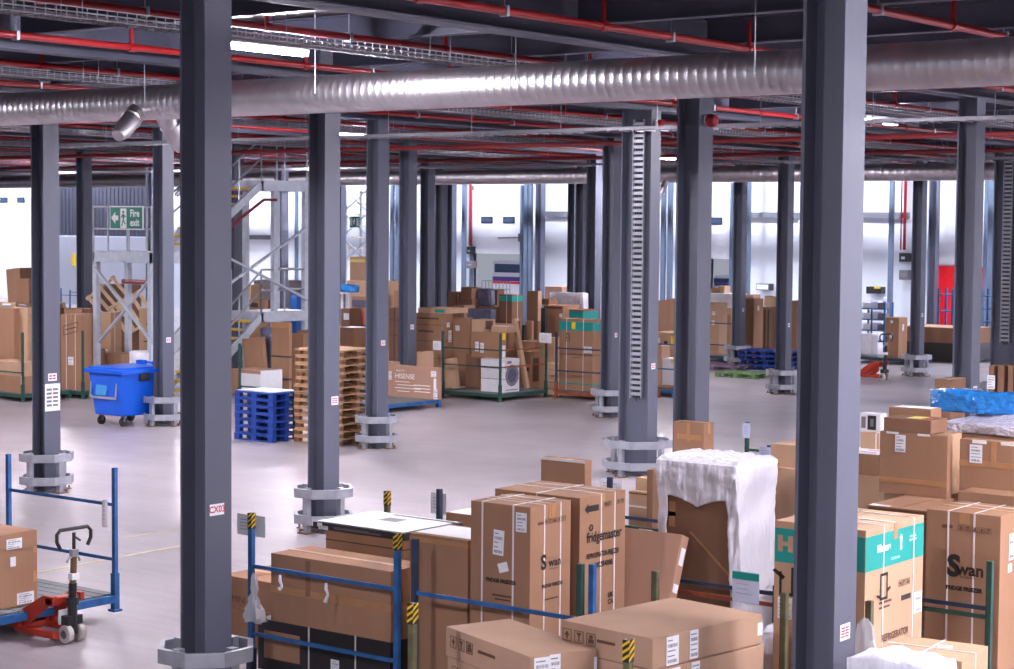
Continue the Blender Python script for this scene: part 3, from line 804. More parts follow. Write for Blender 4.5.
# stillage D
sD = stillage('blue and green post stillage holding the two fridge freezer cartons', -10.31, 12.17, 'stillage_blue', w=1.84, d=1.62, posts={'n': 'stillage_navy', 'e': 'stillage_blue'}, rails=(('F', 1.22), ('F', .50)), base='stillage_navy')
carton('tall brown carton with pale dusty lid, left of the swan fridge carton', 410, 468, 474, 541, a=12.45, zb=DECK, d=.58, m='kraft', deco=[('patch', 'T', .02, .98, .10, .90, 'paper', 'lid_label'), ('icons', 'F', .86, .18, .07, 2, 'ink_brown'), ('hstrap', .97, 'tape', .02)])  # white patch over most of the lid
P = pa(530.5, 508, 12.32)
carton('Swan fridge freezer carton with white straps and two shipping labels, left foreground', 471, 530.5, 571, 508, a=12.32, zb=DECK, m='kraft',
       deco=[('strap', 'F', .20), ('strap', 'F', .72), ('strap', 'R', .34), ('strap', 'R', .74), ('tape', 'x'), ('lab', 'F', .855, .93, .11, .16), ('lab', 'F', .48, .825, .11, .21, -.05), ('lab', 'F', .56, .715, .10, .08, .3, 'paper', 1),
             ('txt', 'F', .52, .65, .043, 'FRIDGE FREEZER', 'ink', 1.0, .0022), ('patch', 'F', .38, .70, .580, .588, 'ink_brown', 'printed_line'), ('patch', 'F', .42, .68, .563, .570, 'ink_brown', 'printed_line'),
             ('txt', 'R', .32, .738, .17, 'S', 'ink', 1.0, .006), ('txt', 'R', .60, .733, .105, 'wan', 'ink', 1.0, .002), ('txt', 'R', .58, .705, .026, 'Refrigeration', 'ink'), ('txt', 'R', .54, .63, .040, 'FRIDGE FREEZER', 'ink', 1.0, .002), ('patch', 'R', .36, .70, .565, .572, 'ink_brown', 'printed_line'),
             ('icons', 'R', .60, .925, .045, 5, 'ink_brown'), ('patch', 'R', .18, .32, .915, .927, 'ink_brown', 'printed_line'), ('patch', 'R', .50, .60, .93, 1.0, 'tape')])
carton('fridgemaster refrigerator-freezer carton with white straps, behind the Swan carton', 495, 580, 625.5, 498.6, a=13.05, zb=DECK, m='kraft',
       deco=[('strap', 'R', .46), ('strap', 'R', .76), ('strap', 'F', .5), ('tape', 'x'), ('poly', 'R', .24, .943, [[(x*.9, y*.9) for x, y in ARROW]]), ('patch', 'R', .16, .36, .932, .956, 'ink', 'printed_arrow'), ('txt', 'R', .27, .944, .034, 'FRONT', 'kraft', 1.0, .001),
             ('icons', 'R', .60, .952, .042, 2, 'ink'), ('icons', 'R', .88, .952, .042, 2, 'ink'),
             ('txt', 'R', .53, .805, .122, 'fridgemaster', 'ink', .86, .003), ('poly', 'R', .24, .853, ring_poly(0, 0, .03, .012, 0, 2*PI)),
             ('txt', 'R', .50, .717, .062, 'REFRIGERATOR-FREEZER', 'ink', .72, .002), ('txt', 'R', .52, .668, .066, 'MC55430E', 'ink', .9, .002), ('txt', 'R', .68, .495, .06, 'UK\nCA', 'ink', 1, .003)])
# stillage C at the bottom edge
sC = stillage('stillage at the bottom edge holding flat cartons, black and yellow taped posts', -8.55, 10.07, 'stillage_olive', w=1.83, posts={'n': 'stillage_olive', 'e': 'stillage_olive', 'f': 'stillage_green', 'g': 'stillage_olive'}, rails=(), hz='ne', d=2.05, base='stillage_navy')
def flat_stack(labels, Lq, xn, yt, xr, zt, h, n):
    for k in range(n):
        z = zt-k*(h+.006)
        Pn = pz(xn, yt, zt)
        ds = [('icons', 'F', .20, .55, .085, 3, 'ink_brown'), ('patch', 'F', .40, .60, .50, .60, 'ink_brown', 'printed_line') , ('lab', 'R', .17, .48, .13, .20), ('lab', 'R', .36, .52, .09, .20)]
        if k == 0: ds.append(('patch', 'R', .955, 1.0, .30, .72, 'paper', 'shipping_label'))
        V = pz(Lq[0], Lq[1], zt)-Pn; yw = math.atan2(-V.y, -V.x)
        ex = Vector((math.cos(yw), math.sin(yw), 0))
        carton(labels[k], 0, 0, 0, 0, P=Vector((Pn.x+(.012*k if k else 0), Pn.y+.006*k, z)), zb=z-h, yaw=yw, w=V.length, d=min(1.9, along(Pn, Vector((-ex.y, ex.x, 0)), xr, yt)), m='kraft_grey', flaps=False, deco=ds)
    return z-h
zz = flat_stack(['flat carton with two white labels topping the right stack at the bottom edge', 'second flat carton down in the right stack at the bottom edge', 'lowest visible flat carton of the right stack at the bottom edge'], (562, 619.5), 652.6, 638.7, 762.5, 1.56, .215, 3)
E3 = carton('wide brown carton carrying the right stack of flat cartons at the bottom edge', 0, 0, 0, 0, P=Vector((INFO[list(INFO)[-1]][2].x+.55, INFO[list(INFO)[-1]][2].y-.62, zz-.005)), zb=DECK, w=.8, d=1.0, m='kraft_grey', deco=[('tape', 'x')])
zz = flat_stack(['flat brown carton on top of the left stack at the bottom edge', 'second flat carton of the left stack at the bottom edge', 'third flat carton of the left stack at the bottom edge'], (446, 626), 530.5, 657, 597, 1.42, .215, 3)
carton('wide brown carton carrying the left stack of flat cartons at the bottom edge', 0, 0, 0, 0, P=Vector((INFO[list(INFO)[-1]][2].x+.3, INFO[list(INFO)[-1]][2].y-.45, zz-.005)), zb=DECK, w=.7, d=.9, m='kraft_grey', deco=[('tape', 'x')])
# stillage E (right)
sE = stillage('olive post stillage holding the Hisense refrigerator carton', -7.93, 12.25, 'stillage_olive', w=1.83, posts={'n': 'stillage_olive', 'e': 'stillage_olive'}, rails=(('F', .55, 'stillage_navy'),), base='stillage_navy')
hs = carton('tall Hisense refrigerator carton with a teal band beside the near column', 775, 866, 924, 531, a=12.42, zb=DECK, m='kraft_light',
       deco=[('band', .842, .974, 'teal'), ('strap', 'R', .30), ('strap', 'R', .82), ('tape', 'x'), ('txt', 'R', .30, .918, .075, 'Hisense', 'ink_white', .92, .004), ('txt', 'R', .50, .866, .030, 'COOLING', 'ink_white', 1.1),
             ('poly', 'R', .59, .92, [[(-.016,-.055),(.016,-.055),(.012,0),(.024,.04),(0,.065),(-.024,.04),(-.012,0)]], 'ink_white'), ('txt', 'R', .80, .925, .028, 'OFFICIAL\nSPONSOR', 'ink_white'),
             ('poly', 'R', .31, .769, [[(-.06,-.10),(-.045,-.10),(-.045,.10),(-.06,.10)], [(.045,-.10),(.06,-.10),(.06,.10),(.045,.10)], [(-.06,.08),(.06,.08),(.06,.10),(-.06,.10)], [(-.06,-.10),(.06,-.10),(.06,-.08),(-.06,-.08)], [(-.11,-.07),(-.06,-.085),(-.06,-.06),(-.11,-.05)], [(.11,-.03),(.06,-.05),(.06,-.02),(.11,-.01)]]),
             ('icons', 'R', .66, .76, .05, 3, 'ink_brown'), ('patch', 'R', .62, .78, .690, .710, 'ink', 'printed_line'), ('patch', 'R', .24, .45, .703, .712, 'ink_brown', 'printed_line'), ('patch', 'R', .24, .42, .684, .692, 'ink_brown', 'printed_line'),
             ('lab', 'R', .91, .663, .13, .16), ('txt', 'R', .52, .567, .075, 'REFRIGERATOR', 'ink_brown', .86, .002), ('patch', 'R', .30, .76, .532, .539, 'ink_brown', 'printed_line'),
             ('txt', 'F', .125, .912, .15, 'H', 'kraft_light', 1.2, .01), ('lab', 'F', .13, .665, .12, .16), ('poly', 'F', .13, .765, [[(-.05,-.10),(-.03,-.10),(-.03,.08),(-.05,.08)], [(.05,-.10),(.07,-.10),(.07,.12),(.05,.12)], [(-.05,-.10),(.07,-.10),(.07,-.075),(-.05,-.075)], [(-.11,.08),(-.02,.02),(0,.045),(-.09,.10)], [(-.14,-.08),(-.11,-.10),(-.10,-.08)]])])
# goods in front of the Hisense carton
P = pa(880, 652, 12.1)
lo = carton('low strapped brown carton in front of the Hisense carton, bottom right', 874, 962, 1006, 662, d=.55, a=11.5, zb=.02, m='kraft_light', yaw=.10, deco=[('strap', 'R', .5), ('strap', 'F', .5), ('lab', 'T', .62, .62, .10, .08, .3, 'paper', 1)])
# second row of stillages
sH = stillage('green and blue railed stillage holding the sofa in white plastic', -9.98, 14.55, 'stillage_navy', w=1.83, d=1.7, posts={'n': 'stillage_navy', 'e': 'stillage_navy'}, rails=(('F', 1.12, 'stillage_navy'), ('F', 1.02, 'stillage_rust')), ph=1.2)
sG = stillage('green post stillage holding the right-hand Swan fridge freezer carton', -7.80, 14.36, 'stillage_green', w=1.71, d=1.70, posts={'e': 'stillage_green'}, rails=(('F', 1.22), ('F', 1.29, 'stillage_navy')), base='stillage_navy')
carton('Swan fridge freezer carton with white straps at the right edge', 927, 1001, 1030, 517, a=14.55, zb=DECK, d=.62, m='kraft',
       deco=[('strap', 'F', .30), ('strap', 'F', .65), ('tape', 'x'), ('patch', 'F', .45, .58, .95, 1.0, 'tape'), ('txt', 'F', .385, .75, .24, 'S', 'ink', 1.0, .012), ('txt', 'F', .61, .742, .145, 'wan', 'ink', 1.0, .004), ('txt', 'F', .58, .708, .026, 'Refrigeration', 'ink'), ('txt', 'F', .53, .652, .045, 'FRIDGE FREEZER', 'ink', .95, .003), ('icons', 'F', .66, .93, .045, 5, 'ink_brown'), ('patch', 'F', .22, .36, .925, .94, 'ink_brown', 'printed_line'),
             ('lab', 'R', .35, .85, .09, .22), ('lab', 'R', .32, .755, .08, .07, 0, 'paper', 1), ('strap', 'R', .75)])
bb = carton('dark brown carton left of the right-hand Swan carton, under the wide flat carton', 868, 930, 936, 513, a=14.75, zb=DECK, m='kraft_dark', d=1.4, deco=[('lab', 'F', .92, .30, .20, .45, 0, 'ink_grey', 1), ('seam', .97)])
fl = carton('wide flat brown carton with white tape lying under the upright flat carton at right', 866, 931, 942, 512, yb=None, a=14.72, zb=top(bb), d=1.75, m='kraft', deco=[('patch', 'T', .05, .35, .0, .04, 'tape_white')])
zb2 = top(fl)
up = carton('upright flat brown carton with a white label, standing right of the near column', 880, 948, 953, 436, a=15.5, zb=zb2, m='kraft', flaps=False,
            deco=[('lab', 'F', .31, .82, .10, .155), ('patch', 'F', .10, .28, .965, 1.0, 'tape_white'), ('patch', 'F', .56, .74, .965, 1.0, 'tape_white'), ('patch', 'F', 0, 1, .18, .26, 'tape')])
s1 = carton('brown carton hidden behind the upright flat carton, its edge lit', 886, 945, 962, 436, a=15.63, zb=zb2, m='kraft_light')
t1 = carton('worn brown carton with a yellow label lying on the upright flat carton', 884, 931, 941, 421, a=15.5, zb=top(up), d=.34, m='kraft_dark', deco=[('patch', 'T', .42, .72, .15, .75, 'yellow_pale', 'yellow_sticker'), ('patch', 'T', .75, .9, .3, .6, 'ink_red', 'printed_mark')])
carton('open brown carton edge with white tape behind the yellow labelled carton', 889, 931, 936, 410, a=15.86, zb=top(s1), d=.22, m='kraft', deco=[('patch', 'T', .1, .95, .1, .9, 'tape_white')])
s2 = carton('big brown carton supporting the bubble wrapped goods at the right edge', 937, 1046, 1060, 441, a=16.2, zb=0, d=1.5, m='kraft_dark')
carton('upright brown carton with a white label at the right edge', 960, 1040, 1046, 445, a=15.55, zb=1.9, m='kraft', flaps=False,
       deco=[('lab', 'F', .21, .80, .115, .16), ('patch', 'F', .16, .34, .95, 1.0, 'tape_white'), ('patch', 'F', .52, .75, .95, 1.0, 'tape_white'), ('patch', 'F', 0, 1, .62, .70, 'tape'), ('patch', 'F', 0, 1, .02, .07, 'kraft_dark', 'scuff'), ('patch', 'F', .40, .46, .70, 1.0, 'tape')])
carton('brown carton behind the right-hand Swan carton carrying an upright carton', 958, 1046, 1060, 500, a=15.24, zb=DECK, d=.75, m='kraft')
carton('narrow pale carton between the two upright flat cartons', 951, 958, 961, 458, a=16.02, zb=0, d=.1, m='kraft_light', flaps=False)
def wrapped(name, label, cat, xl, xn, xr, yt, a, zb, m, d=None, yb=None, bump=.03, nx=22, nz=8, seed=1, round_=.06, w=None):
    rnd = random.Random(seed); P = pa(xn, yt, a)
    if yb is not None: zb = pa(xn, yb, a).z
    h = P.z-zb; ex = Vector((1,0,0)); ey = Vector((0,1,0))
    w = along(P, -ex, xl, yt) if w is None else w
    d = along(P, ey, xr, yt) if d is None else d
    bm = bmesh.new(); bmesh.ops.create_cube(bm, size=1)
    bmesh.ops.subdivide_edges(bm, edges=bm.edges[:], cuts=7, use_grid_fill=True)
    ph = [rnd.uniform(0, 6) for _ in range(9)]
    for v in bm.verts:
        x, y, z = v.co
        n = Vector((x, y, z)); 
        for k in range(3):
            if abs(n[k]) < .49: n[k] = 0
        f = math.sin(x*w*13+ph[0]+z*3)*.5+math.sin(z*h*9+x*w*7+ph[1])*.4+math.sin((x*w+y*d)*23+ph[2])*.3+math.sin(z*h*21+y*d*9+ph[3])*.3+rnd.uniform(-.5, .5)
        n = n.normalized() if n.length else n
        edge = sum(1 for k in range(3) if abs(v.co[k]) > .49)
        v.co = Vector((x*w, y*d, (z+.5)*h)) + n*(bump*f*.5) - n*(round_*.5 if edge > 1 else 0)
        if z < -.49: v.co.z = 0
    me = bpy.data.meshes.new(name); bm.to_mesh(me); bm.free(); me.materials.append(M[m])
    for p in me.polygons: p.use_smooth = True
    o = bpy.data.objects.new(name, me); COL.objects.link(o); o.location = (P.x-w/2, P.y+d/2, zb)
    INFO[o.name] = (zb, P.z, o.location.copy(), w, d)
    return tag(o, label, cat)
bw = wrapped('wrapped_goods', 'goods in silvery clear bubble wrap under the blue film, right edge', 'wrapped goods', 940, 1048, 1060, 428, 16.2, top(s2), 'plastic_clear', d=1.4, bump=.05, seed=4)
wrapped('film_roll', 'crinkled bright blue plastic film bundle at the right edge', 'plastic film', 930, 1050, 1056, 397, 16.95, top(bw), 'film_blue', d=.25, bump=.02, seed=5, round_=.02)
# big tan carton either side of the near column
bt = carton('large tan carton behind the near column, its ends showing on both sides', 763, 884, 900, 478, a=16.40, zb=0, d=1.1, m='kraft_light', deco=[('tape', 'x'), ('patch', 'F', .02, .14, .96, 1.0, 'tape')])
carton('pale tan carton standing on the large tan carton left of the near column', 771, 802, 808, 446, a=16.5, zb=top(bt), d=.5, m='kraft_light', flaps=False)
pk = carton('brown carton with a red printed white lid right of the near column', 826, 879, 886, 456, a=16.42, zb=top(bt), d=.55, m='kraft', deco=[('patch', 'T', .04, .96, .05, .95, 'paper', 'lid_print'), ('patch', 'T', .4, .8, .3, .36, 'ink_red', 'printed_mark'), ('patch', 'T', .5, .75, .6, .66, 'ink_red', 'printed_mark')])
ol = carton('small olive brown carton behind the red printed lid, right of the near column', 861, 879, 884, 434, a=16.85, zb=top(pk), d=.25, m='kraft_light', deco=[('strap', 'F', .85)])
carton('small white carton with a dark picture on its front, right of the near column', 860, 881, 884, 414, a=16.92, zb=top(ol), d=.14, m='white_card', flaps=False, deco=[('patch', 'F', .38, .78, .12, .88, 'black_card', 'printed_picture'), ('patch', 'F', .08, .28, .2, .8, 'grey_card', 'printed_picture'), ('patch', 'F', .5, .66, .3, .7, 'ink_grey', 'printed_picture')])
# sofa carton under a white plastic cover
sf = carton('tall brown carton draped in crinkled white plastic, centre right', 664, 737, 770, 470, a=14.78, zb=DECK, m='kraft_dark', flaps=False, deco=[('hole', 'F', .10, .76), ('patch', 'F', .08, .17, .70, .82, 'tape'), ('poly', 'F', .60, .60, [[(-.18,.16),(-.16,.17),(.30,-.22),(.28,-.23)]], 'tape')])
def cover(par, w, d, h):
    rnd = random.Random(3); nx, nz, ny = 46, 60, 12; e = .035
    mb = MB(); idx = {}
    def V(x, y, z, n):
        kx = (round(x, 4), round(y, 4), round(z, 4))
        if kx in idx: return idx[kx]
        f = math.sin(x*31+z*4)*.35+math.sin(z*26+x*9)*.22+math.sin(x*58-z*17)*.2+rnd.uniform(-.3, .3)+math.sin(z*61+y*20)*.15
        p = Vector((x, y, z))+Vector(n)*(.022*f)
        bulge = .05*math.exp(-((z-h)/.25)**2); p += Vector(n)*bulge
        if z < h-.3: p.x += (.05 if x > 0 else -.02)*(1 if abs(x) > w*.2 else 0)*min(1, (h-.3-z)/.8)
        mb.v.append(tuple(p)); idx[kx] = len(mb.v)-1; return idx[kx]
    U0, U1, mk = .13, .86, 44; i0, i1 = 6, 40
    us = [U0*i/i0 for i in range(i0)]+[U0+(U1-U0)*i/(i1-i0) for i in range(i1-i0)]+[U1+(1-U1)*i/(nx-i1) for i in range(nx-i1+1)]
    X = [-w/2-e+(w+2*e)*u for u in us]; Y = [-d/2-e+(d+2*e)*i/ny for i in range(ny+1)]
    def vt(u):
        c = (U0+U1)/2; t = min(1, abs(u-c)/((U1-U0)/2)); return .79+.045*(1-(1-t)**1.6)
    def ZZ(i, k):
        v = vt(us[i]); f = v*k/mk if k <= mk else v+(1-v)*(k-mk)/(nz-mk)
        return .02+(h+e-.02)*f
    Z = [ZZ(0, k) for k in range(nz+1)]
    for i in range(nx):
        for k in range(nz):
            if not (i0 <= i < i1 and k < mk): mb.f.append((V(X[i], Y[0], ZZ(i, k), (0,-1,0)), V(X[i+1], Y[0], ZZ(i+1, k), (0,-1,0)), V(X[i+1], Y[0], ZZ(i+1, k+1), (0,-1,0)), V(X[i], Y[0], ZZ(i, k+1), (0,-1,0))))
            mb.f.append((V(X[i], Y[-1], Z[k], (0,1,0)), V(X[i], Y[-1], Z[k+1], (0,1,0)), V(X[i+1], Y[-1], Z[k+1], (0,1,0)), V(X[i+1], Y[-1], Z[k], (0,1,0))))
        for j in range(ny): mb.f.append((V(X[i], Y[j], Z[-1], (0,0,1)), V(X[i+1], Y[j], Z[-1], (0,0,1)), V(X[i+1], Y[j+1], Z[-1], (0,0,1)), V(X[i], Y[j+1], Z[-1], (0,0,1))))
    for j in range(ny):
        for k in range(nz):
            for s, xx in ((-1, X[0]), (1, X[-1])): mb.f.append((V(xx, Y[j], Z[k], (s,0,0)), V(xx, Y[j+1], Z[k], (s,0,0)), V(xx, Y[j+1], Z[k+1], (s,0,0)), V(xx, Y[j], Z[k+1], (s,0,0))))
    o = mb.build('plastic_cover', 'plastic_white', par, smooth=True)
    md = o.modifiers.new('thick', 'SOLIDIFY'); md.thickness = .004
    md2 = o.modifiers.new('soft', 'SMOOTH'); md2.factor = .5; md2.iterations = 1
i_ = INFO[sf.name]; cover(sf, i_[3], i_[4], i_[1]-i_[0])
DS = paper('delivery sheet with a teal heading hung on the rail below the white plastic', 746, 572, 603, 14.45, .27, 'paper_blue', 0)
hp = MB().box(-.135, .135, -.008, -.003, -.07, -.005).build('heading', 'teal', bpy.data.objects['paper_sheet.002'] if False else DS)
# other goods around the white plastic
carton('tall brown carton standing behind the white plastic cover', 674, 704, 714, 424, a=18.3, zb=0, m='kraft', deco=[('tape', 'x'), ('patch', 'F', .44, .54, .90, 1.0, 'tape'), ('patch', 'F', .1, .9, .91, .935, 'tape')])
sG2 = stillage('navy post stillage behind the fridgemaster carton with a white sheet on its post', -11.3, 16.54, 'stillage_navy', posts={'n': 'stillage_navy'}, rails=(('F', 1.27, 'stillage_navy'), ('F', 1.17, 'stillage_green')), base='stillage_navy')
carton('pale carton banded by rails between the fridgemaster carton and the white plastic', 629, 648, 653, 493, a=16.75, zb=DECK, m='kraft_light', deco=[('hstrap', .88, 'strap_white'), ('seam', .985)])
carton('small pale carton above the banded carton left of the white plastic', 636, 651, 656, 479, a=17.35, zb=DECK, d=.3, m='kraft_light')
carton('narrow brown carton stood on edge against the left of the white plastic', 647, 653, 666, 470, a=16.62, zb=DECK, m='kraft_dark', flaps=False, d=.75)
TQ = pa(679, 540, 14.32)
carton('tilted flat pinkish carton leaning between the fridgemaster carton and the sofa carton', 0, 0, 0, 0, P=Vector((TQ.x, 13.80, .02+(TQ.z-.02)/math.cos(.36))), zb=.02, w=.85, d=.12, m='kraft_pink', lean=.36, flaps=False, deco=[('lab', 'R', .5, .88, .07, .16), ('lab', 'R', .5, .70, .08, .08, 0, 'paper', 1), ('lab', 'T', .5, .5, .14, .06, 0, 'paper', 1)])
paper('white sheet on the navy post behind the fridgemaster carton', 611, 479, 497, 16.60, .28, 'paper')
sB = stillage('navy post stillage behind the long boxed television with a white sheet on its post', -12.1, 14.66, 'stillage_navy', d=1.75, posts={'n': 'stillage_navy'}, rails=())
carton('brown flat carton leaning above the fridgemaster carton', 541, 585, 592, 461, a=15.25, zb=DECK, m='kraft', flaps=False, deco=[('patch', 'F', .0, 1.0, .985, 1.0, 'tape_white')])
carton('small carton with a pale lid and yellow label beside the Swan carton', 446, 474, 482, 516, a=14.9, zb=DECK, d=.42, m='kraft', deco=[('patch', 'T', .05, .95, .05, .95, 'paper', 'lid_label'), ('patch', 'T', .86, .97, .0, .3, 'yellow_label', 'yellow_sticker')])  # bright light on the lid painted as a white patch
paper('white sheet on the navy post behind the boxed television', 438.5, 493, 514, 14.72, .20, 'paper')
# left of stillage A
lo2 = carton('lower brown carton on the floor between the large left column and the blue stillage', 222, 272, 284, 614, a=13.6, zb=0, d=.8, m='kraft', yaw=0)
carton('upper brown carton with a pale lid between the large left column and the blue stillage', 222, 271, 283, 583, a=13.62, zb=top(lo2), d=.75, m='kraft', deco=[('txt', 'F', .35, .25, .10, 'MINI', 'ink_brown', 1.0), ('tape', 'x')])
pp = paper('curled white sheet on the striped near-left post of the blue stillage', 250, 515, 536, 12.36, .36, 'paper', 0, .12)
bg = MB(); c = pa(256.5, 573, 12.22); n = 14
rows = [(0,.012), (-.05,.03), (-.14,.04), (-.19,.028), (-.24,.055), (-.32,.085), (-.40,.11), (-.44,.12)]
rr = random.Random(9)
for z_, r_ in rows:
    for k in range(n):
        an = 2*PI*k/n; q = r_*(1+.35*math.sin(k*2.3+z_*20)+rr.uniform(-.12, .12)); bg.v.append((q*math.cos(an), q*.6*math.sin(an), z_+rr.uniform(-.012, .012)))
for i in range(len(rows)-1):
    for k in range(n): bg.f.append((i*n+k, i*n+(k+1) % n, (i+1)*n+(k+1) % n, (i+1)*n+k))
o = bg.build('plastic_bag', 'clear_bag', smooth=True); o.location = (c.x, 12.19, c.z); tag(o, 'clear plastic bag tied to the near-left post of the blue stillage', 'bag')
for x, y0, y1, lab in ((280, 575, 589, 'left torn plastic strip hanging from the front rail of the blue stillage'), (326, 583, 602, 'right torn plastic strip hanging from the front rail of the blue stillage')):
    p = pa(x, y0, 12.25); q = pa(x, y1, 12.25)
    s_ = MB().tube([p, p+Vector((.01, -.01, -.05)), p+Vector((.03, -.005, -.1)), (q.x+.0, 12.24, q.z)], [.012, .016, .012, .02], 6).build('torn_strip', 'plastic_white', smooth=True); tag(s_, lab, 'plastic film')
fd = MB(); c = pa(895, 612, 12.1)
rows = [(0,.015), (-.05,.05), (-.15,.08), (-.27,.085), (-.33,.05)]
for z_, r_ in rows:
    for k in range(n):
        an = 2*PI*k/n; q = r_*(1+.3*math.sin(k*2.1+z_*15)); fd.v.append((q*math.cos(an), q*.5*math.sin(an), z_))
for i in range(len(rows)-1):
    for k in range(n): fd.f.append((i*n+k, i*n+(k+1) % n, (i+1)*n+(k+1) % n, (i+1)*n+k))
c = pa(866, 618, 12.18); o = fd.build('plastic_bag', 'clear_bag', smooth=True); o.location = (c.x, 12.17, c.z); tag(o, 'clear plastic bag tied to the post in front of the Hisense carton', 'bag')
wrapped('wrapped_goods', 'crumpled white plastic sheeting on the floor goods at the bottom right', 'plastic film', 858, 925, 940, 662, 10.9, 0.0, 'plastic_white', d=.5, bump=.08, seed=8) if False else None
wrapped('wrapped_goods', 'goods under crumpled white plastic at the bottom edge right of the near column', 'wrapped goods', 842, 930, 950, 668, 10.55, 0.02, 'plastic_white', d=.45, bump=.06, seed=8)
wrapped('wrapped_goods', 'crumpled white plastic goods left of the near column at the bottom edge', 'wrapped goods', 738, 766, 771, 640, 12.95, 0.21, 'plastic_white', d=.6, bump=.06, seed=11)
# stillages further back whose posts show above the white plastic
sF1 = stillage('green post stillage behind the white plastic, its post with a pale sheet', -13.1, 22.5, 'stillage_green', posts={'n': 'stillage_green'}, rails=(('F', 1.3),))
paper('pale blue sheet on the green post behind the white plastic', 746.5, 423, 438, 22.44, .12, 'paper_blue')
sF2 = stillage('dark post stillage behind the white plastic, left of the near column', -11.5, 20.3, 'stillage_navy', posts={'n': 'stillage_navy'}, rails=())
paper('pale blue sheet on the dark post left of the near column', 765, 447, 462, 20.24, .16, 'paper_blue')
# goods right of the near column at middle depth
carton('brown carton lying open behind the yellow labelled carton', 888, 925, 932, 408, a=19.0, zb=0, m='kraft', d=.5, deco=[('patch', 'T', .05, .95, .1, .9, 'tape_white')]) if False else None
carton('square tan carton in front of the dark right-hand column', 935, 951, 956, 380, a=24.5, zb=0, m='kraft_dark', d=.5)
for k, (xl, xn, xr) in enumerate(((989, 994, 998), (998, 1004, 1007.5), (1008, 1013, 1017), (1017, 1023, 1027))):
    carton(['tall narrow brown carton with a white label, leftmost of the row at the right edge', 'tall narrow brown carton, second of the row at the right edge', 'tall narrow brown carton, third of the row at the right edge', 'tall narrow brown carton, fourth of the row at the right edge'][k], xl, xn, xr, 366, a=26+.02*k, zb=0, d=.22, m='kraft_dark', group='tall narrow cartons at the right edge', deco=[('lab', 'F', .5, .90, .12, .2)] if k == 0 else [])
# ================================================================== MIDDLE DISTANCE
def pallet(label, b, a, z, w=1.2, d=1.0, mats=('pallet_wood', 'pallet_wood', 'pallet_wood'), rz=0.0, group=None, plastic=False, hh=.144):
    t = thing('pallet', label, 'pallet', (b, a, z), rz, group)
    dk = MB()
    if plastic:
        dk.box(-w/2, w/2, -d/2, d/2, hh-.035, hh-.004)
    else:
        n = 7; bw_ = w/n*.78
        for k in range(n): x = -w/2+bw_/2+(w-bw_)*k/(n-1); dk.box(x-bw_/2, x+bw_/2, -d/2, d/2, hh-.022, hh)
        for y in (-d/2+.05, 0, d/2-.05): dk.box(-w/2, w/2, y-.05, y+.05, hh-.044, hh-.022)
    dk.build('deck_boards', mats[0], t)
    for x in (-w/2+.07, 0, w/2-.07):
        for y in (-d/2+.05, 0, d/2-.05): MB().box(x-.07, x+.07, y-.05, y+.05, .022, hh-(.035 if plastic else .044)).build('block', mats[1], t)
    for y in (-d/2+.05, 0, d/2-.05): MB().box(-w/2, w/2, y-.05, y+.05, 0, .022).build('skid', mats[2], t)
    return t
def pallet_stack(base_label, P, w, d, n, mats, plastic, jitter, group, kinds=None, hh=.144):
    proto = None
    for k in range(n):
        pos = 'bottom' if k == 0 else ('topmost' if k == n-1 else ORD[k]+' from the bottom')
        lab = base_label+', '+pos+' of the stack'
        x = P.x-w/2+random.uniform(-jitter, jitter); y = P.y+d/2+random.uniform(-jitter, jitter); z = P.z+k*(hh+.001)
        if proto is None: proto = pallet(lab, x, y, z, w, d, mats, 0, group, plastic, hh); o = proto
        else: o = dup(proto, (x, y, z), random.uniform(-.02, .02) if jitter else 0, lab)
    return o
bs = pz(273, 443)
pallet_stack('dark blue plastic pallet', bs, 1.08, .8, 7, ('pallet_blue', 'pallet_blue', 'pallet_blue'), True, .008, 'blue plastic pallets stacked on the floor', hh=.140)
bt_ = MB().box(-.5, .5, -.36, .36, 0, .012).build('slip_sheet', 'paper_blue'); bt_.location = (bs.x-.54, bs.y+.4, 7*.141+.004); tag(bt_, 'pale blue sheet lying on the blue pallet stack', 'sheet')
ws = pz(340, 447)
pallet_stack('rough brown wooden pallet', ws, 1.22, 1.08, 13, ('pallet_wood', 'wood_dark', 'pallet_wood'), False, .03, 'wooden pallets in the tall stack')
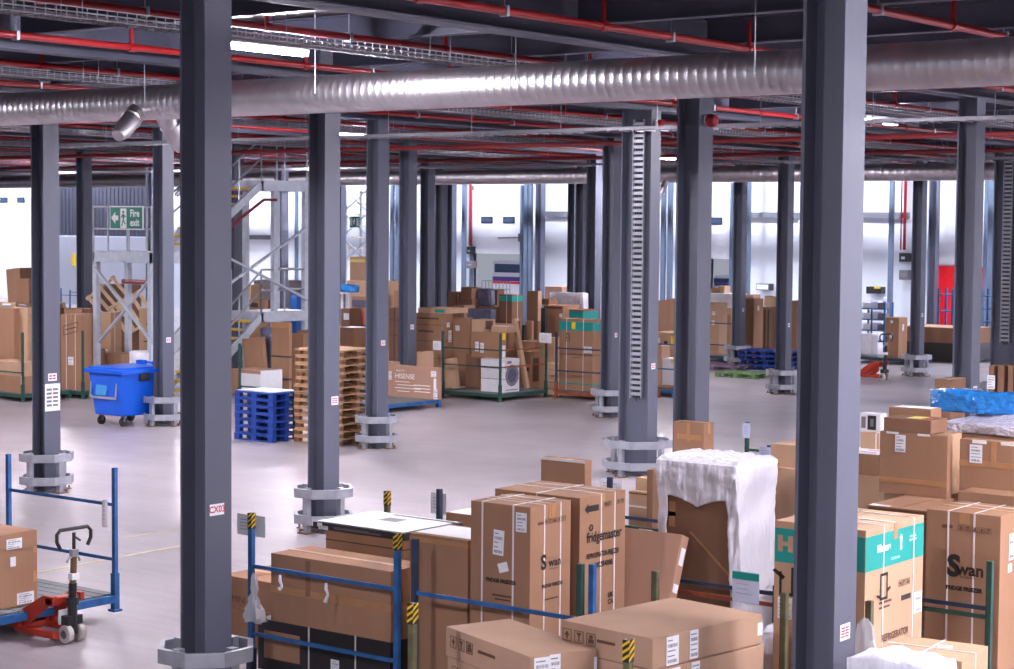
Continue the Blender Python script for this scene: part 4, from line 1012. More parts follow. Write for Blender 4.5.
# blue wheeled bin
def wheeled_bin(label, P, rz, w=1.25, d=.98, h=1.22):
    t = thing('wheeled_bin', label, 'bin', (P.x, P.y, 0), rz)
    b = MB(); z0, z1 = .22, h; i = .10
    b.add([(-w/2+i,-d/2+i,z0),(w/2-i,-d/2+i,z0),(w/2-i,d/2-i,z0),(-w/2+i,d/2-i,z0),(-w/2,-d/2,z1-.12),(w/2,-d/2,z1-.12),(w/2,d/2,z1-.12),(-w/2,d/2,z1-.12)],
          [(0,3,2,1),(0,1,5,4),(1,2,6,5),(2,3,7,6),(3,0,4,7),(4,5,6,7)])
    b.build('body', 'bin_blue', t, .05)
    r = MB(); e = .06
    for (x0,x1,y0,y1) in ((-w/2-e,w/2+e,-d/2-e,-d/2+.03),(-w/2-e,w/2+e,d/2-.03,d/2+e),(-w/2-e,-w/2+.03,-d/2,d/2),(w/2-.03,w/2+e,-d/2,d/2)): r.box(x0,x1,y0,y1,z1-.14,z1-.05)
    r.build('rim', 'bin_blue', t, .015)
    l = MB().box(-w/2, w/2, -d/2, d/2, z1-.08, z1-.01); l.build('lid', 'bin_blue', t, .02)
    hn = MB()
    for x in (-.25, .25): hn.box(x-.10, x+.10, d/2-.05, d/2+.10, z1-.04, z1+.07)
    hn.box(-.4, .4, d/2+.03, d/2+.08, z1+.0, z1+.05).build('lid_hinge', 'bin_blue', t, .015)
    for s in (-1, 1):
        MB().box(w/2-.02, w/2+.05, -.14, .14, z1-.30, z1-.12).build('trunnion', 'black_plastic', t, .02) if s > 0 else None
    q = MB().box(-.30, .05, -.012, .0, .0, .30).build('label', 'bin_blue_label', t); q.location = (-.02, -d/2+.018, .66); q.rotation_euler = (-.11, 0, 0)
    fr = MB().box(-.50,-.46,-.02,-.005,-.10,.36).box(.32,.36,-.02,-.005,-.10,.36).box(-.50,.36,-.02,-.005,-.12,-.07).build('label_frame', 'galv', t); fr.location = (0, -d/2+.018, .70); fr.rotation_euler = (-.11, 0, 0)
    for x in (-w/2+.2, w/2-.2):
        for y in (-d/2+.2, d/2-.2):
            c = MB().tube([(x-.025, y, .10), (x+.025, y, .10)], .10, 16).build('castor', 'rubber', t)
            MB().box(x-.05, x+.05, y-.02, y+.02, .10, .24).build('castor_fork', 'galv_dark', c)
    return t
wheeled_bin('blue wheeled waste bin with a pale label beside the pale-faced column', Vector((pz(121, 428).x-.52, pz(121, 428).y+.62, 0)), .0, w=1.10, d=1.22, h=1.27)
# --- left group of stillages and cartons
N1 = pz(23, 402); N2 = pz(83, 399)
stillage('dark green stillage at the far left edge of the middle distance', N1.x-1.83, N1.y, 'stillage_green', posts={'e': 'stillage_green', 'n': 'stillage_rust'}, rails=(('F', .7),), d=1.4)
stillage('dark green stillage with the strapped tall carton, behind the far left column', N2.x-1.83, N2.y, 'stillage_green', posts={'e': 'stillage_green'}, rails=(), d=1.2)
A1 = N1.y+.08
c1 = carton('lower carton with a white label in the far left stillage', -12, 25, 34, 377, a=A1, zb=DECK, d=.7, m='kraft', deco=[('lab', 'F', .93, .75, .10, .22)])
carton('upper carton on the labelled carton in the far left stillage', -12, 24, 33, 363, a=A1+.02, zb=top(c1), d=.65, m='kraft_light')
u1 = carton('tall brown carton at the left picture edge behind the stillage', -8, 14, 20, 309, a=A1+.85, zb=DECK, m='kraft')
carton('tall pale edged carton between the left edge and the far left column', 15, 28, 36, 308, a=A1+1.0, zb=DECK, d=.5, m='kraft_light', deco=[('patch', 'R', .0, .4, 0, 1, 'kraft_light', 'scuff')])
p0 = pz(36, 380)
b_l = carton('pile of brown cartons behind the far left stillage carrying the slatted crate', -20, 30, 40, 309, a=A1+2.2, zb=0, m='kraft_dark', d=1.2)
pallet('pale slatted pallet lying on the cartons at the far left', b_l.location.x+.3, b_l.location.y, top(b_l), 1.5, 1.1, ('pallet_wood_light',)*3)
carton('dark brown carton tipped on the slatted pallet at far left', 8, 22, 25, 270, a=A1+2.0, zb=top(b_l)+.15, m='kraft_dark', roll=-.10, d=.4)
carton('squat brown carton beside the tipped one on the slatted pallet at far left', 17, 29, 33, 279, a=A1+1.9, zb=top(b_l)+.15, m='kraft_dark', d=.35)
A2 = N2.y+.08
carton('tall strapped carton with a printed outline box, right of the far left column', 60.5, 81, 85, 315, a=A2, zb=DECK, m='kraft', d=.6, deco=[('strap', 'F', .28), ('strap', 'F', .72), ('lab', 'F', .5, .38, .20, .20), ('poly', 'F', .5, .80, [[(-.28,-.16),(.28,-.04),(.28,-.02),(-.28,-.14)], [(-.28,.06),(.28,.18),(.28,.20),(-.28,.08)], [(-.28,-.16),(-.26,-.16),(-.26,.08),(-.28,.08)], [(.26,-.04),(.28,-.04),(.28,.20),(.26,.20)], [(-.2,-.03),(.2,.05),(.2,.08),(-.2,0)]], 'ink_brown'), ('tape', 'y')])
carton('tall brown carton behind the strapped carton, left of the fire exit platform leg', 64, 82, 96, 309, a=A2+1.25, zb=DECK, m='kraft', deco=[('tape', 'x')])
A3 = A2+1.6
cx_ = carton('tall carton with a darker right side under the fire exit platform', 99, 111, 121.5, 313, a=A3, zb=0, m='kraft_light', deco=[('lab', 'F', .55, .50, .16, .16), ('strap', 'R', .35)])
carton('printed carton under the right of the fire exit platform', 139, 154, 166, 309, a=A3+.6, zb=0, m='kraft_light', deco=[('patch', 'F', .3, .9, .72, .735, 'ink_brown', 'printed_line'), ('patch', 'F', .3, .9, .60, .615, 'ink_brown', 'printed_line'), ('patch', 'F', .5, .75, .80, .83, 'ink_brown', 'printed_line')])
carton('small carton behind the blue bin, left of two', 85, 99, 105, 349, a=A2+1.3, zb=0, m='kraft', deco=[('lab', 'F', .5, .6, .12, .12)])
carton('small tube-like carton in front of the small cartons behind the blue bin', 85, 89.5, 92, 357, a=A2+.40, zb=DECK, m='kraft_light', d=.12)
carton('low brown carton behind the blue bin, right of two', 106, 121, 126, 354, a=A3-.75, zb=0, d=.6, m='kraft', deco=[('lab', 'F', .8, .7, .1, .1), ('tape', 'x')])
wrapped('wrapped_goods', 'white wrapped carton behind the blue bin', 'wrapped goods', 128, 146, 151, 352, A3-1.35, 0, 'plastic_white', d=.6, bump=.02, seed=21)
pb1 = carton('brown carton under the leaning pale pallets, beyond the fire exit platform', 100, 131, 142, 322, a=A3+2.6, zb=0, m='kraft_dark', d=1.3)
def slat_frame(label, P, rot, w=.95, hgt=1.0):
    t = thing('slatted_frame', label, 'timber frame', P); t.rotation_euler = rot
    for x in (-w/2+.04, w/2-.04): MB().box(x-.03, x+.03, -.03, .03, -hgt/2, hgt/2).build('rail', 'pallet_wood_light', t)
    for k in range(5): z = -hgt/2+.08+(hgt-.16)*k/4; MB().box(-w/2, w/2, -.055, -.03, z-.05, z+.05).build('slat', 'pallet_wood_light', t)
    return t
slat_frame('pale slatted timber frame leaning over the cartons, upper left of two', pa(110, 299, A3+2.2), (-.5, .75, .2))
slat_frame('pale slatted timber frame leaning over the cartons, lower right of two', pa(133, 313, A3+2.0), (-.5, .95, .3))
carton('dark brown carton behind the leaning pallets', 99, 120, 124, 285, a=A3+4.2, zb=0, m='kraft_dark', d=.8)
for x, y, k in ((61, 288, 'left'), (70, 293, 'right')):
    stillage('blue stillage beyond the strapped tall carton, %s of two by the white wall' % k, pa(x, y, 56+2.6*(k == 'right')).x, 56+2.6*(k == 'right'), 'stillage_blue', posts={'n': 'stillage_blue'}, rails=(('F', 1.0),), w=1.6, d=1.2, ph=pa(x, y, 56).z)
# --- between the large left column and the wooden pallets
S0 = pz(247, 404); aS = S0.y
stillage('green stillage behind the blue pallets', S0.x-.25, aS, 'stillage_green', posts={'n': 'stillage_green'}, rails=(('F', .42),), ph=1.45, d=1.05)
A4 = aS+.1
wc = carton('white carton with a brown end behind the blue pallets', 231, 260.5, 263, 371, a=A4+.15, zb=DECK, m='white_card', d=.75, flaps=False, deco=[('patch', 'F', 0, .34, 0, 1, 'kraft', 'brown_end'), ('patch', 'T', .02, .98, .02, .98, 'kraft_pink', 'lid_print'), ('patch', 'F', 0, 1, .86, 1, 'kraft_pink', 'lid_print')])
carton('tall flat board-like carton leaning behind the white carton', 247, 267, 270, 340, a=A4+1.0, zb=.02, m='kraft', flaps=False, roll=-.12, d=.12)
carton('tall square carton with two black straps beside the wooden pallets', 271.5, 289, 292, 323, a=A4+1.1, zb=.02, m='kraft', deco=[('hstrap', .56, 'strap_black', .02), ('hstrap', .27, 'strap_black', .02), ('tape', 'y'), ('patch', 'F', 0, 1, .93, 1, 'tape')])
carton('brown carton with a white box on it behind the wooden pallets', 292, 303, 309, 334, a=A4+2.0, zb=0, m='kraft', d=.8)
wrapped('wrapped_goods', 'dark bag bundle behind the leaning board carton', 'bag', 259, 270, 273, 329, A4+1.5, 0, 'film_grey', d=.5, bump=.08, seed=31)
# goods beyond the stair tower, left of the lilac column
A5 = 47.5
carton('tan carton seen through the stair rails', 245, 251, 254, 285, a=A5, zb=0, m='kraft_light', d=.6)
carton('dark stack of cartons seen below the stair rail', 248, 268, 274, 301, a=A5-.8, zb=0, m='kraft_dark', d=.7, deco=[('patch', 'F', .1, .5, .86, .95, 'ink', 'printed_mark')])
wrapped('wrapped_goods', 'pale grey wrapped block seen behind the stair tower', 'wrapped goods', 253, 289, 294, 281, A5+2, 0, 'grey_card', d=1.0, bump=.02, seed=33)
wrapped('wrapped_goods', 'small blue wrapped bundle right of the stair tower', 'wrapped goods', 290, 297, 299, 294, A5+.5, 0, 'van_blue', d=.5, bump=.04, seed=34)
carton('dark tan carton just left of the lilac column, far back', 301, 309, 314, 294, a=A5+1.0, zb=0, m='kraft_dark', d=.8)
carton('low carton left of the lilac column, nearer of two', 297, 309, 316, 331, a=A4+3.2, zb=0, m='kraft', d=.6)
# --- between the lilac column and the dark guarded column
A6 = 44.0
tl_ = carton('tall pale carton far back right of the lilac column', 350, 365, 368, 257, a=A6+6, zb=0, m='kraft_light', d=.6, deco=[('patch', 'F', 0, 1, .94, .97, 'yellow_pale', 'yellow_sticker')])
carton('pale carton below the tall pale carton, right of the lilac column', 347, 366, 369, 281, a=A6+3.5, zb=0, m='kraft_light', d=.8)
lk = carton('dark topped carton right of the lilac column', 352, 367, 371, 297, a=A6, zb=0, m='kraft', d=.6, deco=[('patch', 'F', 0, 1, .84, .95, 'film_grey', 'dark_band'), ('patch', 'F', .68, .78, .35, .78, 'ink_red', 'printed_mark'), ('patch', 'F', 0, 1, .55, .57, 'strap_black', 'strap')])
st = carton('small carton stack beside the dark topped carton', 341, 350, 353, 309, a=A6-.5, zb=0, m='kraft_dark', d=.5, deco=[('patch', 'F', .3, .9, .80, .92, 'paper', 'shipping_label')])
wrapped('film_roll', 'small blue film bundle on a white stand, right of the lilac column', 'plastic film', 340, 353, 356, 285, A6+1.2, pa(347, 292, A6+1.2).z, 'film_blue', d=.35, bump=.03, seed=41)
q = pa(347, 292, A6+1.35); sd = MB()
for dx in (-.15, .15): sd.box(q.x+dx-.03, q.x+dx+.03, A6+1.25, A6+1.31, 0, q.z-.03)
sd.box(q.x-.3, q.x+.3, A6+1.15, A6+1.6, q.z-.05, q.z-.01).box(q.x-.2, q.x+.2, A6+1.2, A6+1.5, 0, .04); tag(sd.build('film_stand', 'white_card'), 'white stand under the small blue film bundle', 'stand')
carton('low pale lidded carton in front of the dark topped carton, right of the lilac column', 340, 354, 358, 328, a=A6-1.6, zb=0, m='kraft', d=.6, deco=[('patch', 'T', .02, .98, .02, .98, 'paper', 'lid_print')])
# cartons between the dark guarded column and the next pale column
carton('pale carton far back between the dark and pale columns', 388, 399, 403, 281, a=A6+5.0, zb=0, m='kraft_light', d=.7)
carton('brown carton in front of the pale one between the dark and pale columns', 394, 402, 405, 291, a=A6+3.0, zb=0, m='kraft', d=.6)
carton('stacked brown cartons between the dark and pale columns, nearest', 389, 400, 405, 308, a=A6-1.0, zb=0, m='kraft', d=.7, deco=[('seam', .80), ('seam', .55), ('strap', 'F', .5, 'strap_blue')])
# trolley with printed carton
T0 = pz(434, 409); TB = pz(386, 413)
stillage('blue flat base carrying the white-printed carton beside the guarded column', TB.x-1.83, TB.y, 'stillage_blue', posts={}, rails=(), d=1.9)
carton('wide pink-brown carton with white printed writing on the blue base', 391.5, 437.5, 441, 368, a=pz(438, 400, .2).y, zb=DECK, m='kraft_pink', d=.16, flaps=False,
       deco=[('txt', 'F', .30, .66, .17, 'HISENSE', 'ink_white', 1.0), ('txt', 'F', .20, .84, .07, 'Smart TV', 'ink_white'), ('lab', 'F', .92, .80, .16, .14), ('lab', 'F', .96, .18, .12, .24), ('lab', 'F', .95, .50, .08, .25, 0, 'paper', 1)] + [('patch', 'F', .08+.05*(k % 2), .40+.12*(k % 3), .48-.10*k, .50-.10*k, 'ink_white', 'printed_line') for k in range(4)] + [('patch', 'F', .50, .85, .40-.10*k, .425-.10*k, 'ink_white', 'printed_line') for k in range(3)])
carton('pale upright carton with a label behind the left end of the white-printed carton', 384, 392, 395, 362, a=pz(438, 400, .2).y+.1, zb=DECK, m='kraft_pink', d=.3, flaps=False, deco=[('lab', 'F', .8, .6, .09, .2)])
carton('small tan carton above the white-printed carton, right of the pale column', 417, 424.5, 427, 352, a=T0.y+1.0, zb=0, m='kraft_light', d=.35)
big = carton('broad stack of brown cartons behind the white-printed carton', 416, 441, 453, 314, a=T0.y+2.9, zb=0, m='kraft', deco=[('seam', .86), ('seam', .66), ('seam', .45), ('lab', 'R', .75, .72, .12, .3), ('lab', 'R', .6, .86, .12, .12), ('patch', 'F', .05, .9, .93, .95, 'ink_brown', 'printed_line'), ('patch', 'F', .1, .7, .77, .79, 'ink_brown', 'printed_line')])
carton('flat carton with a teal edge lying on the broad stack of brown cartons', 418, 446, 452, 309, a=T0.y+3.0, zb=top(big), d=.9, m='kraft_light', deco=[('patch', 'F', .6, .95, .2, .8, 'teal', 'printed_band')])
# --- big green stillage in the centre
M0 = pz(500, 402)
stillage('green stillage in the middle distance holding the boxed washing machine', M0.x-1.83, M0.y, 'stillage_green', posts={'n': 'stillage_green', 'e': 'stillage_green', 'g': 'stillage_green'}, rails=(('F', 1.27), ('F', .85), ('R', .85, 'stillage_rust'), ('R', 1.27, 'stillage_rust')), d=1.9)
pp = paper('white sheet on the post between the blue base and the big green stillage', 437, 341, 350, M0.y-.06, .26, 'paper')
AM = M0.y
carton('flat tan carton leaning in the left of the green stillage', 443.5, 457, 462, 360, a=AM+.15, zb=DECK, m='kraft_light', lean=.0, roll=-.14, flaps=False, d=.14)
carton('large tan board carton leaning upright inside the green stillage', 452, 472, 476, 319, a=AM+.95, zb=DECK, m='kraft', flaps=False, roll=-.05, d=.14, deco=[('lab', 'F', .4, .85, .13, .13)])
wm = carton('boxed washing machine with a printed drum door in the green stillage', 481, 504.5, 519.5, 359.5, a=AM+.3, zb=DECK, m='white_card', flaps=False, deco=[('poly', 'R', .50, .50, ring_poly(0, 0, .27, .09, 0, 2*PI, 24), 'ink_grey'), ('poly', 'R', .50, .50, ring_poly(0, 0, .18, .18, 0, 2*PI, 20), 'film_grey'), ('patch', 'R', .40, .66, .46, .70, 'paper', 'printed_picture'), ('patch', 'R', .18, .46, .86, .94, 'ink_grey', 'printed_line'), ('patch', 'R', .1, .9, .06, .08, 'ink', 'printed_line'), ('lab', 'F', .95, .80, .12, .14, 0, 'paper', 1), ('seam', .72), ('seam', .40)])
wl = carton('brown carton standing left of the boxed washing machine, inside the green stillage', 466, 481, 486, 355, a=AM+.75, zb=DECK, m='kraft_dark', d=.8)
ut = carton('brown carton with two white labels on top of the boxed washing machine', 471.5, 500, 506.5, 333, a=AM+.45, zb=top(wm), m='kraft', deco=[('lab', 'F', .20, .42, .11, .24), ('lab', 'F', .38, .38, .11, .24), ('patch', 'R', .35, .85, .72, .98, 'yellow_label', 'yellow_sticker'), ('patch', 'R', .35, .85, .02, .5, 'paper', 'shipping_label')])
carton('open tan carton on the two-label carton, left part', 472, 483, 490, 320, a=AM+.5, zb=top(ut), m='kraft_light', d=.5, deco=[('patch', 'R', .2, .8, .2, .9, 'ink_brown', 'printed_mark')])
carton('low white lidded carton on the two-label carton, right part', 491, 507, 513, 327, a=AM+.62, zb=top(ut), m='kraft_light', d=.4, deco=[('patch', 'T', .05, .95, .05, .95, 'tape_white')])
carton('pale flat panel leaning against the right of the boxed washing machine', 516, 520, 527, 322, a=AM+.98, zb=DECK, m='kraft_light', flaps=False, roll=-.10, d=.7) if False else None
lp = MB().bar((0, 0, 0), (-.42, 0, 1.75), .13, .09, up=(1, 0, 0)).build('flat_panel_box', 'kraft_light'); q = pz(525, 393); lp.location = (M0.x-.18, AM+1.35, DECK+.04)
tag(lp, 'pale flat panel box leaning against the right of the boxed washing machine', 'box')
r1 = carton('brown carton with dark printed sides, right part of the green stillage', 524, 533, 547, 372, a=AM+1.62, zb=DECK, m='kraft_dark', d=.0 or None) if False else None
carton('upright narrow carton with black vertical printing beyond the washing machine', 521, 531, 541, 352, a=AM+2.1, zb=0, m='kraft', deco=[('patch', 'F', .2, .8, .55, .62, 'ink', 'printed_mark'), ('patch', 'R', .2, .8, .30, .85, 'ink_brown', 'printed_mark'), ('patch', 'F', .25, .75, .15, .45, 'ink_brown', 'printed_mark')])
carton('wide pale topped carton behind the right of the green stillage', 517, 535, 552, 342, a=AM+2.9, zb=0, m='kraft', deco=[('patch', 'R', .35, .5, .7, .98, 'pallet_green', 'green_sticker'), ('patch', 'R', .55, .65, .85, .97, 'ink_red', 'printed_mark')])
paper('white sheet on the red post right of the green stillage', 545.5, 333, 343, M0.y+1.82, .38, 'paper')
# --- cluster piled behind the green stillage
AC = AM+4.2
p1_ = carton('wide brown carton base of the pile behind the green stillage', 462, 497, 512, 326, a=AC-.4, zb=0, m='kraft', d=1.2)
wrapped('wrapped_goods', 'grey film wrapped panel on the pile behind the green stillage', 'wrapped goods', 466.5, 490.5, 494, 309, AC-.25, top(p1_), 'film_grey', d=.25, bump=.015, seed=51)
p2_ = carton('crate of cartons under the blue film wrapped panel at the back of the pile', 479, 498, 506, 307, a=AC+1.2, zb=0, m='kraft_dark', d=.9)
wrapped('wrapped_goods', 'panel in clear blue film standing high on the pile', 'wrapped goods', 475, 491, 494.5, 289, AC+1.3, top(p2_), 'film_grey', d=.2, bump=.02, seed=52)
p3_ = carton('upright dark carton carrying the crumpled carton, left of the blue film panel', 459, 472, 477, 299, a=AC+1.0, zb=0, m='kraft_dark', d=.6)
carton('crumpled brown carton perched left of the blue film panel', 460.5, 471, 474, 288, a=AC+1.05, zb=top(p3_), m='kraft_dark', d=.45, roll=.06)
carton('small red carton beside the crumpled carton', 473, 475.5, 477.5, 291, a=AC+1.4, zb=0, m='red_dark', d=.3)
carton('dark carton with pale slats at the left of the pile', 448, 456, 460, 292, a=AC+1.2, zb=0, m='kraft_dark', d=.4, deco=[('patch', 'R', .1, .3, .82, .98, 'kraft_light', 'pale_slat'), ('patch', 'R', .6, .8, .82, .98, 'kraft_light', 'pale_slat')])
carton('tilted tan carton between the dark slatted carton and the grey film panel', 455, 465, 468, 306, a=AC+.3, zb=0, m='kraft', d=.5, roll=-.02)
carton('narrow brown carton leaning right of the blue film panel', 491, 497, 500, 290, a=AC+2.3, zb=0, m='kraft_dark', d=.35)
carton('teal banded dark carton at the back of the pile', 499, 512, 523, 295, a=AC+.9, zb=0, m='kraft_dark', deco=[('band', .925, .985, 'teal'), ('strap', 'F', .6), ('strap', 'R', .5), ('patch', 'R', 0, 1, 0, .92, 'kraft_light', 'lit_face') if False else ('lab', 'R', .5, .7, .1, .1)])
carton('tall brown carton with a pale edge right of the teal banded carton', 527, 538, 541.5, 291, a=AC+.4, zb=0, m='kraft_dark', deco=[('patch', 'R', 0, 1, 0, 1, 'kraft_light', 'pale_edge')], flaps=False)  # light on the right face painted in as paler card
for k, (xl, xn, xr, y, m_) in enumerate(((517, 520, 522, 321, 'kraft_dark'), (521.5, 524, 526, 325, 'black_card'), (525, 532, 534, 321, 'kraft'), (534, 538, 541, 321, 'kraft_dark'), (541, 545, 548, 308, 'black_card'))):
    carton(['thin dark upright panel left of the narrow cartons behind the green stillage', 'thin black upright panel among the narrow cartons behind the green stillage', 'narrow brown carton in the row behind the green stillage', 'narrow dark brown carton in the row behind the green stillage', 'thin black upright panel right of the tall pale edged carton'][k], xl, xn, xr, y, a=AC-.9+.25*k, zb=0, m=m_, flaps=False)
cw_ = carton('wide brown carton left of the teal topped carton stack', 543.5, 563, 567, 306, a=AC-.1+.9, zb=0, m='kraft', d=.8, deco=[('patch', 'F', .05, .95, .96, .985, 'ink_brown', 'printed_line'), ('lab', 'F', .9, .88, .1, .1)])
carton('small dark carton on the wide brown carton left of the teal stack', 542, 549, 552, 299, a=AC+1.0, zb=top(cw_), m='kraft_dark', d=.4)
wrapped('wrapped_goods', 'long whitish wrapped panel behind the teal topped stack', 'wrapped goods', 549, 583, 588, 293, AC+1.7, 0, 'plastic_clear', d=.3, bump=.02, seed=55)
carton('dark carton with a teal band behind the teal topped stack', 569, 583, 589, 310, a=AC+.5, zb=0, m='kraft_dark', d=.7, deco=[('band', .84, .98, 'teal')])
# --- teal topped stack
Q0 = pz(556, 398)
stillage('rust red stillage under the teal topped carton stack', Q0.x, Q0.y, 'stillage_rust', posts={'n': 'stillage_navy'}, rails=(('F', 1.27, 'stillage_navy'), ('F', .70, 'stillage_navy')), d=1.9)
carton('tall teal banded carton with a yellow sticker, left of the ladder columns', 559.5, 593, 604, 320, a=Q0.y+.25, zb=DECK, m='kraft', deco=[('band', .84, .965, 'teal'), ('band', .085, .105, 'teal'), ('patch', 'F', .37, .48, .86, .955, 'yellow_label', 'yellow_sticker'), ('strap', 'F', .22), ('strap', 'F', .72), ('lab', 'F', .86, .58, .24, .16), ('poly', 'F', .26, .74, [[(-.06,-.10),(-.04,-.10),(-.04,.10),(-.06,.10)], [(.04,-.10),(.06,-.10),(.06,.10),(.04,.10)], [(-.06,.08),(.06,.08),(.06,.10),(-.06,.10)], [(-.06,-.02),(.06,-.02),(.06,0),(-.06,0)]], 'ink_brown'), ('seam', .50), ('seam', .26), ('patch', 'F', .4, .75, .46, .47, 'ink_brown', 'printed_line'), ('patch', 'F', .4, .75, .2, .21, 'ink_brown', 'printed_line'), ('tape', 'x')])
carton('brown upright carton left of the teal topped stack, behind the red post', 546.5, 554, 557, 338, a=Q0.y+.9, zb=0, m='kraft_light', d=.5)
P_ = MB()
for k in range(5): P_.box(-.25, .25, -.16, .16, .0+k*.17, .0+k*.17+.14)
o = P_.build('timber_bundle', 'pallet_wood_light'); o.location = (pa(556.5, 371, Q0.y+.55).x-.02, Q0.y+.55, .02); tag(o, 'bundle of pale timber pieces left of the teal topped stack', 'timber')
# --- between the ladder column and the column behind the white plastic
R0 = pz(664, 397); AR = R0.y
s_ = stillage('blue railed stillage between the ladder column and the column with the red bell', R0.x-.6, AR, 'stillage_blue', posts={'n': 'stillage_blue'}, rails=(('F', 1.35), ('F', .72)), d=1.5, w=.9)
lw = carton('low brown carton at the foot of the gap right of the ladder column', 652, 676, 684, 388, a=AR+.12, zb=DECK, m='kraft_dark', d=.6)
carton('pale narrow carton in the gap right of the ladder column', 653, 661.5, 665, 346, a=AR+.75, zb=DECK, m='kraft_light', d=.4)
carton('white carton with yellow stickers in the gap right of the ladder column', 661.5, 676, 682, 359, a=AR+.8, zb=DECK, m='white_card', d=.5, deco=[('patch', 'F', .66, .86, .86, .98, 'yellow_label', 'yellow_sticker')])
gx = carton('carton with a dark tear and yellow sticker in the gap right of the ladder column', 655, 678, 684, 333, a=AR+1.7, zb=0, m='kraft_light', d=.8, deco=[('patch', 'F', .4, .55, .6, .85, 'black_card', 'tear'), ('patch', 'F', .7, .82, .78, .95, 'yellow_label', 'yellow_sticker'), ('lab', 'F', .15, .85, .12, .15)])
carton('dark upright carton far back right of the ladder column', 654, 660.5, 663, 301, a=AR+6, zb=0, m='kraft_dark', d=.5)
carton('brown carton on the far shelf right of the ladder column', 666, 674, 677, 299, a=AR+8.5, zb=0, m='kraft', d=.6)
# --- right of the bell column
V0 = pz(712, 363); AV = V0.y
stillage('navy stillage right of the bell column, behind the green pallet', V0.x-1.0, AV+.6, 'stillage_navy', posts={'n': 'stillage_navy'}, rails=(('F', 1.25), ('F', .55)), w=1.6, d=1.6)
carton('tall pale carton right of the bell column with white stickers', 699, 719.5, 723, 303, a=AV+.8, zb=DECK, m='kraft_light', d=.5, deco=[('lab', 'F', .72, .80, .12, .12), ('lab', 'F', .70, .62, .10, .16)])
carton('dark narrow carton between two pale cartons right of the bell column', 720, 724, 727, 315, a=AV+1.3, zb=DECK, m='kraft_dark', d=.4)
carton('pale tall carton left of the far guarded column', 724.5, 731.5, 735, 308, a=AV+2.6, zb=0, m='kraft_light', d=.5)
vb = carton('large white topped carton far back right of the bell column', 703, 732, 738, 294, a=AV+5, zb=0, m='white_card', d=1.0)
carton('small brown carton on the white carton right of the bell column', 711, 717.5, 719, 288, a=AV+5.2, zb=top(vb), m='kraft', d=.4)
carton('second small brown carton on the white carton right of the bell column', 718, 724.5, 726, 286, a=AV+5.3, zb=top(vb), m='kraft_light', d=.4)
pallet('purple grey pallet on the floor right of the bell column', pz(722, 369).x, pz(722, 369).y, 0, 1.6, 1.2, ('pallet_purple',)*3)
gp = pz(738, 378); pallet('pale green pallet on the floor left of the guarded column', gp.x-.1, gp.y+.55, 0, 1.35, 1.1, ('pallet_green', 'pallet_green', 'pallet_green'))
bp = pz(790, 372)
pallet_stack('dark blue pallet behind the guarded column', Vector((bp.x, bp.y, 0)), 1.75, 1.1, 4, ('pallet_blue', 'pallet_blue_dark', 'pallet_blue'), False, .04, 'blue pallets behind the guarded column', hh=.15)
pallet('dark blue pallet lying alone on the floor behind the green pallet', pz(735, 369).x-.2, pz(735, 369).y+1.3, 0, 1.5, 1.1, ('pallet_blue_dark', 'pallet_blue_dark', 'pallet_blue_dark')) if False else None
AW = bp.y+1.6
carton('tall carton with a dark left and pale right side behind the blue pallets', 744, 754, 763.5, 299, a=AW+.9, zb=0, m='kraft', deco=[('lab', 'R', .45, .85, .1, .16), ('patch', 'F', 0, 1, 0, 1, 'kraft_dark', 'printed_side')])  # shade on the left face painted in as darker card
dk_ = carton('dark slatted carton behind the blue pallets, left of the guarded column', 763, 772, 776, 307, a=AW+.5, zb=0, m='kraft_dark', deco=[('patch', 'F', .15, .3, .05, .95, 'black_card', 'dark_gap'), ('patch', 'F', .55, .7, .05, .95, 'black_card', 'dark_gap')])
carton('tilted pale carton on the dark slatted carton', 764, 772, 775, 297, a=AW+.55, zb=top(dk_), m='kraft_light', roll=.1, d=.35)
carton('dark brown carton between the guarded column and the widest column', 789, 797, 803, 301, a=AW+.5, zb=0, m='kraft_dark', d=.7)
carton('small pinkish carton far back above the tall two-tone carton', 744, 753, 756, 295, a=AW+4.0, zb=0, m='kraft_pink', d=.5)
# --- right of the widest column
X0 = pz(892, 364); AX = X0.y
stillage('dark flat stillage under the tall brown carton and wrapped goods at the right', X0.x-1.5, AX-.1, 'stillage_navy', posts={'f': 'stillage_green'}, rails=(), w=2.1, d=1.6)
carton('tall brown carton with taped seam right of the widest column', 885.5, 899, 907.5, 318, a=AX+.15, zb=DECK, m='kraft', deco=[('patch', 'F', .30, .36, 0, 1, 'tape'), ('lab', 'F', .47, .55, .10, .16), ('lab', 'R', .5, .75, .12, .2), ('lab', 'F', .47, .90, .08, .08, 0, 'paper', 1)])
wrapped('wrapped_goods', 'white wrapped goods with a yellow sticker beside the tall brown carton', 'wrapped goods', 858, 872, 877, 334, AX+.2, DECK, 'plastic_white', d=.5, bump=.03, seed=61)
pj = pz(862, 384)
pallet_jack('red pallet jack with a triangular front behind the widest column', (pz(882, 380).x, pz(882, 380).y, 0), -.35, 1.05, handle='black_plastic')
def rack(label, x0, x1, ytop, a, m, n, dep=.6):
    p = pa(x0, ytop, a); q = pa(x1, ytop, a); w_ = q.x-p.x; t = thing('storage_rack', label, 'rack', (p.x, a, 0))
    for x in (0, w_):
        for y in (0, dep): MB().box(x-.03, x+.03, y-.03, y+.03, 0, p.z).build('upright', m, t)
    for k in range(n):
        z = .35+(p.z-.6)*k/(n-1); MB().box(0, w_, 0, dep, z, z+.04).build('shelf', m, t)
    return t, p.x, w_, [.39+(p.z-.6)*k/(n-1) for k in range(n)]
t, x_, w_, zs = rack('blue storage rack behind the white wrapped goods at right', 861, 885, 302, AX+5.0, 'stillage_blue', 4)
cnt = 0
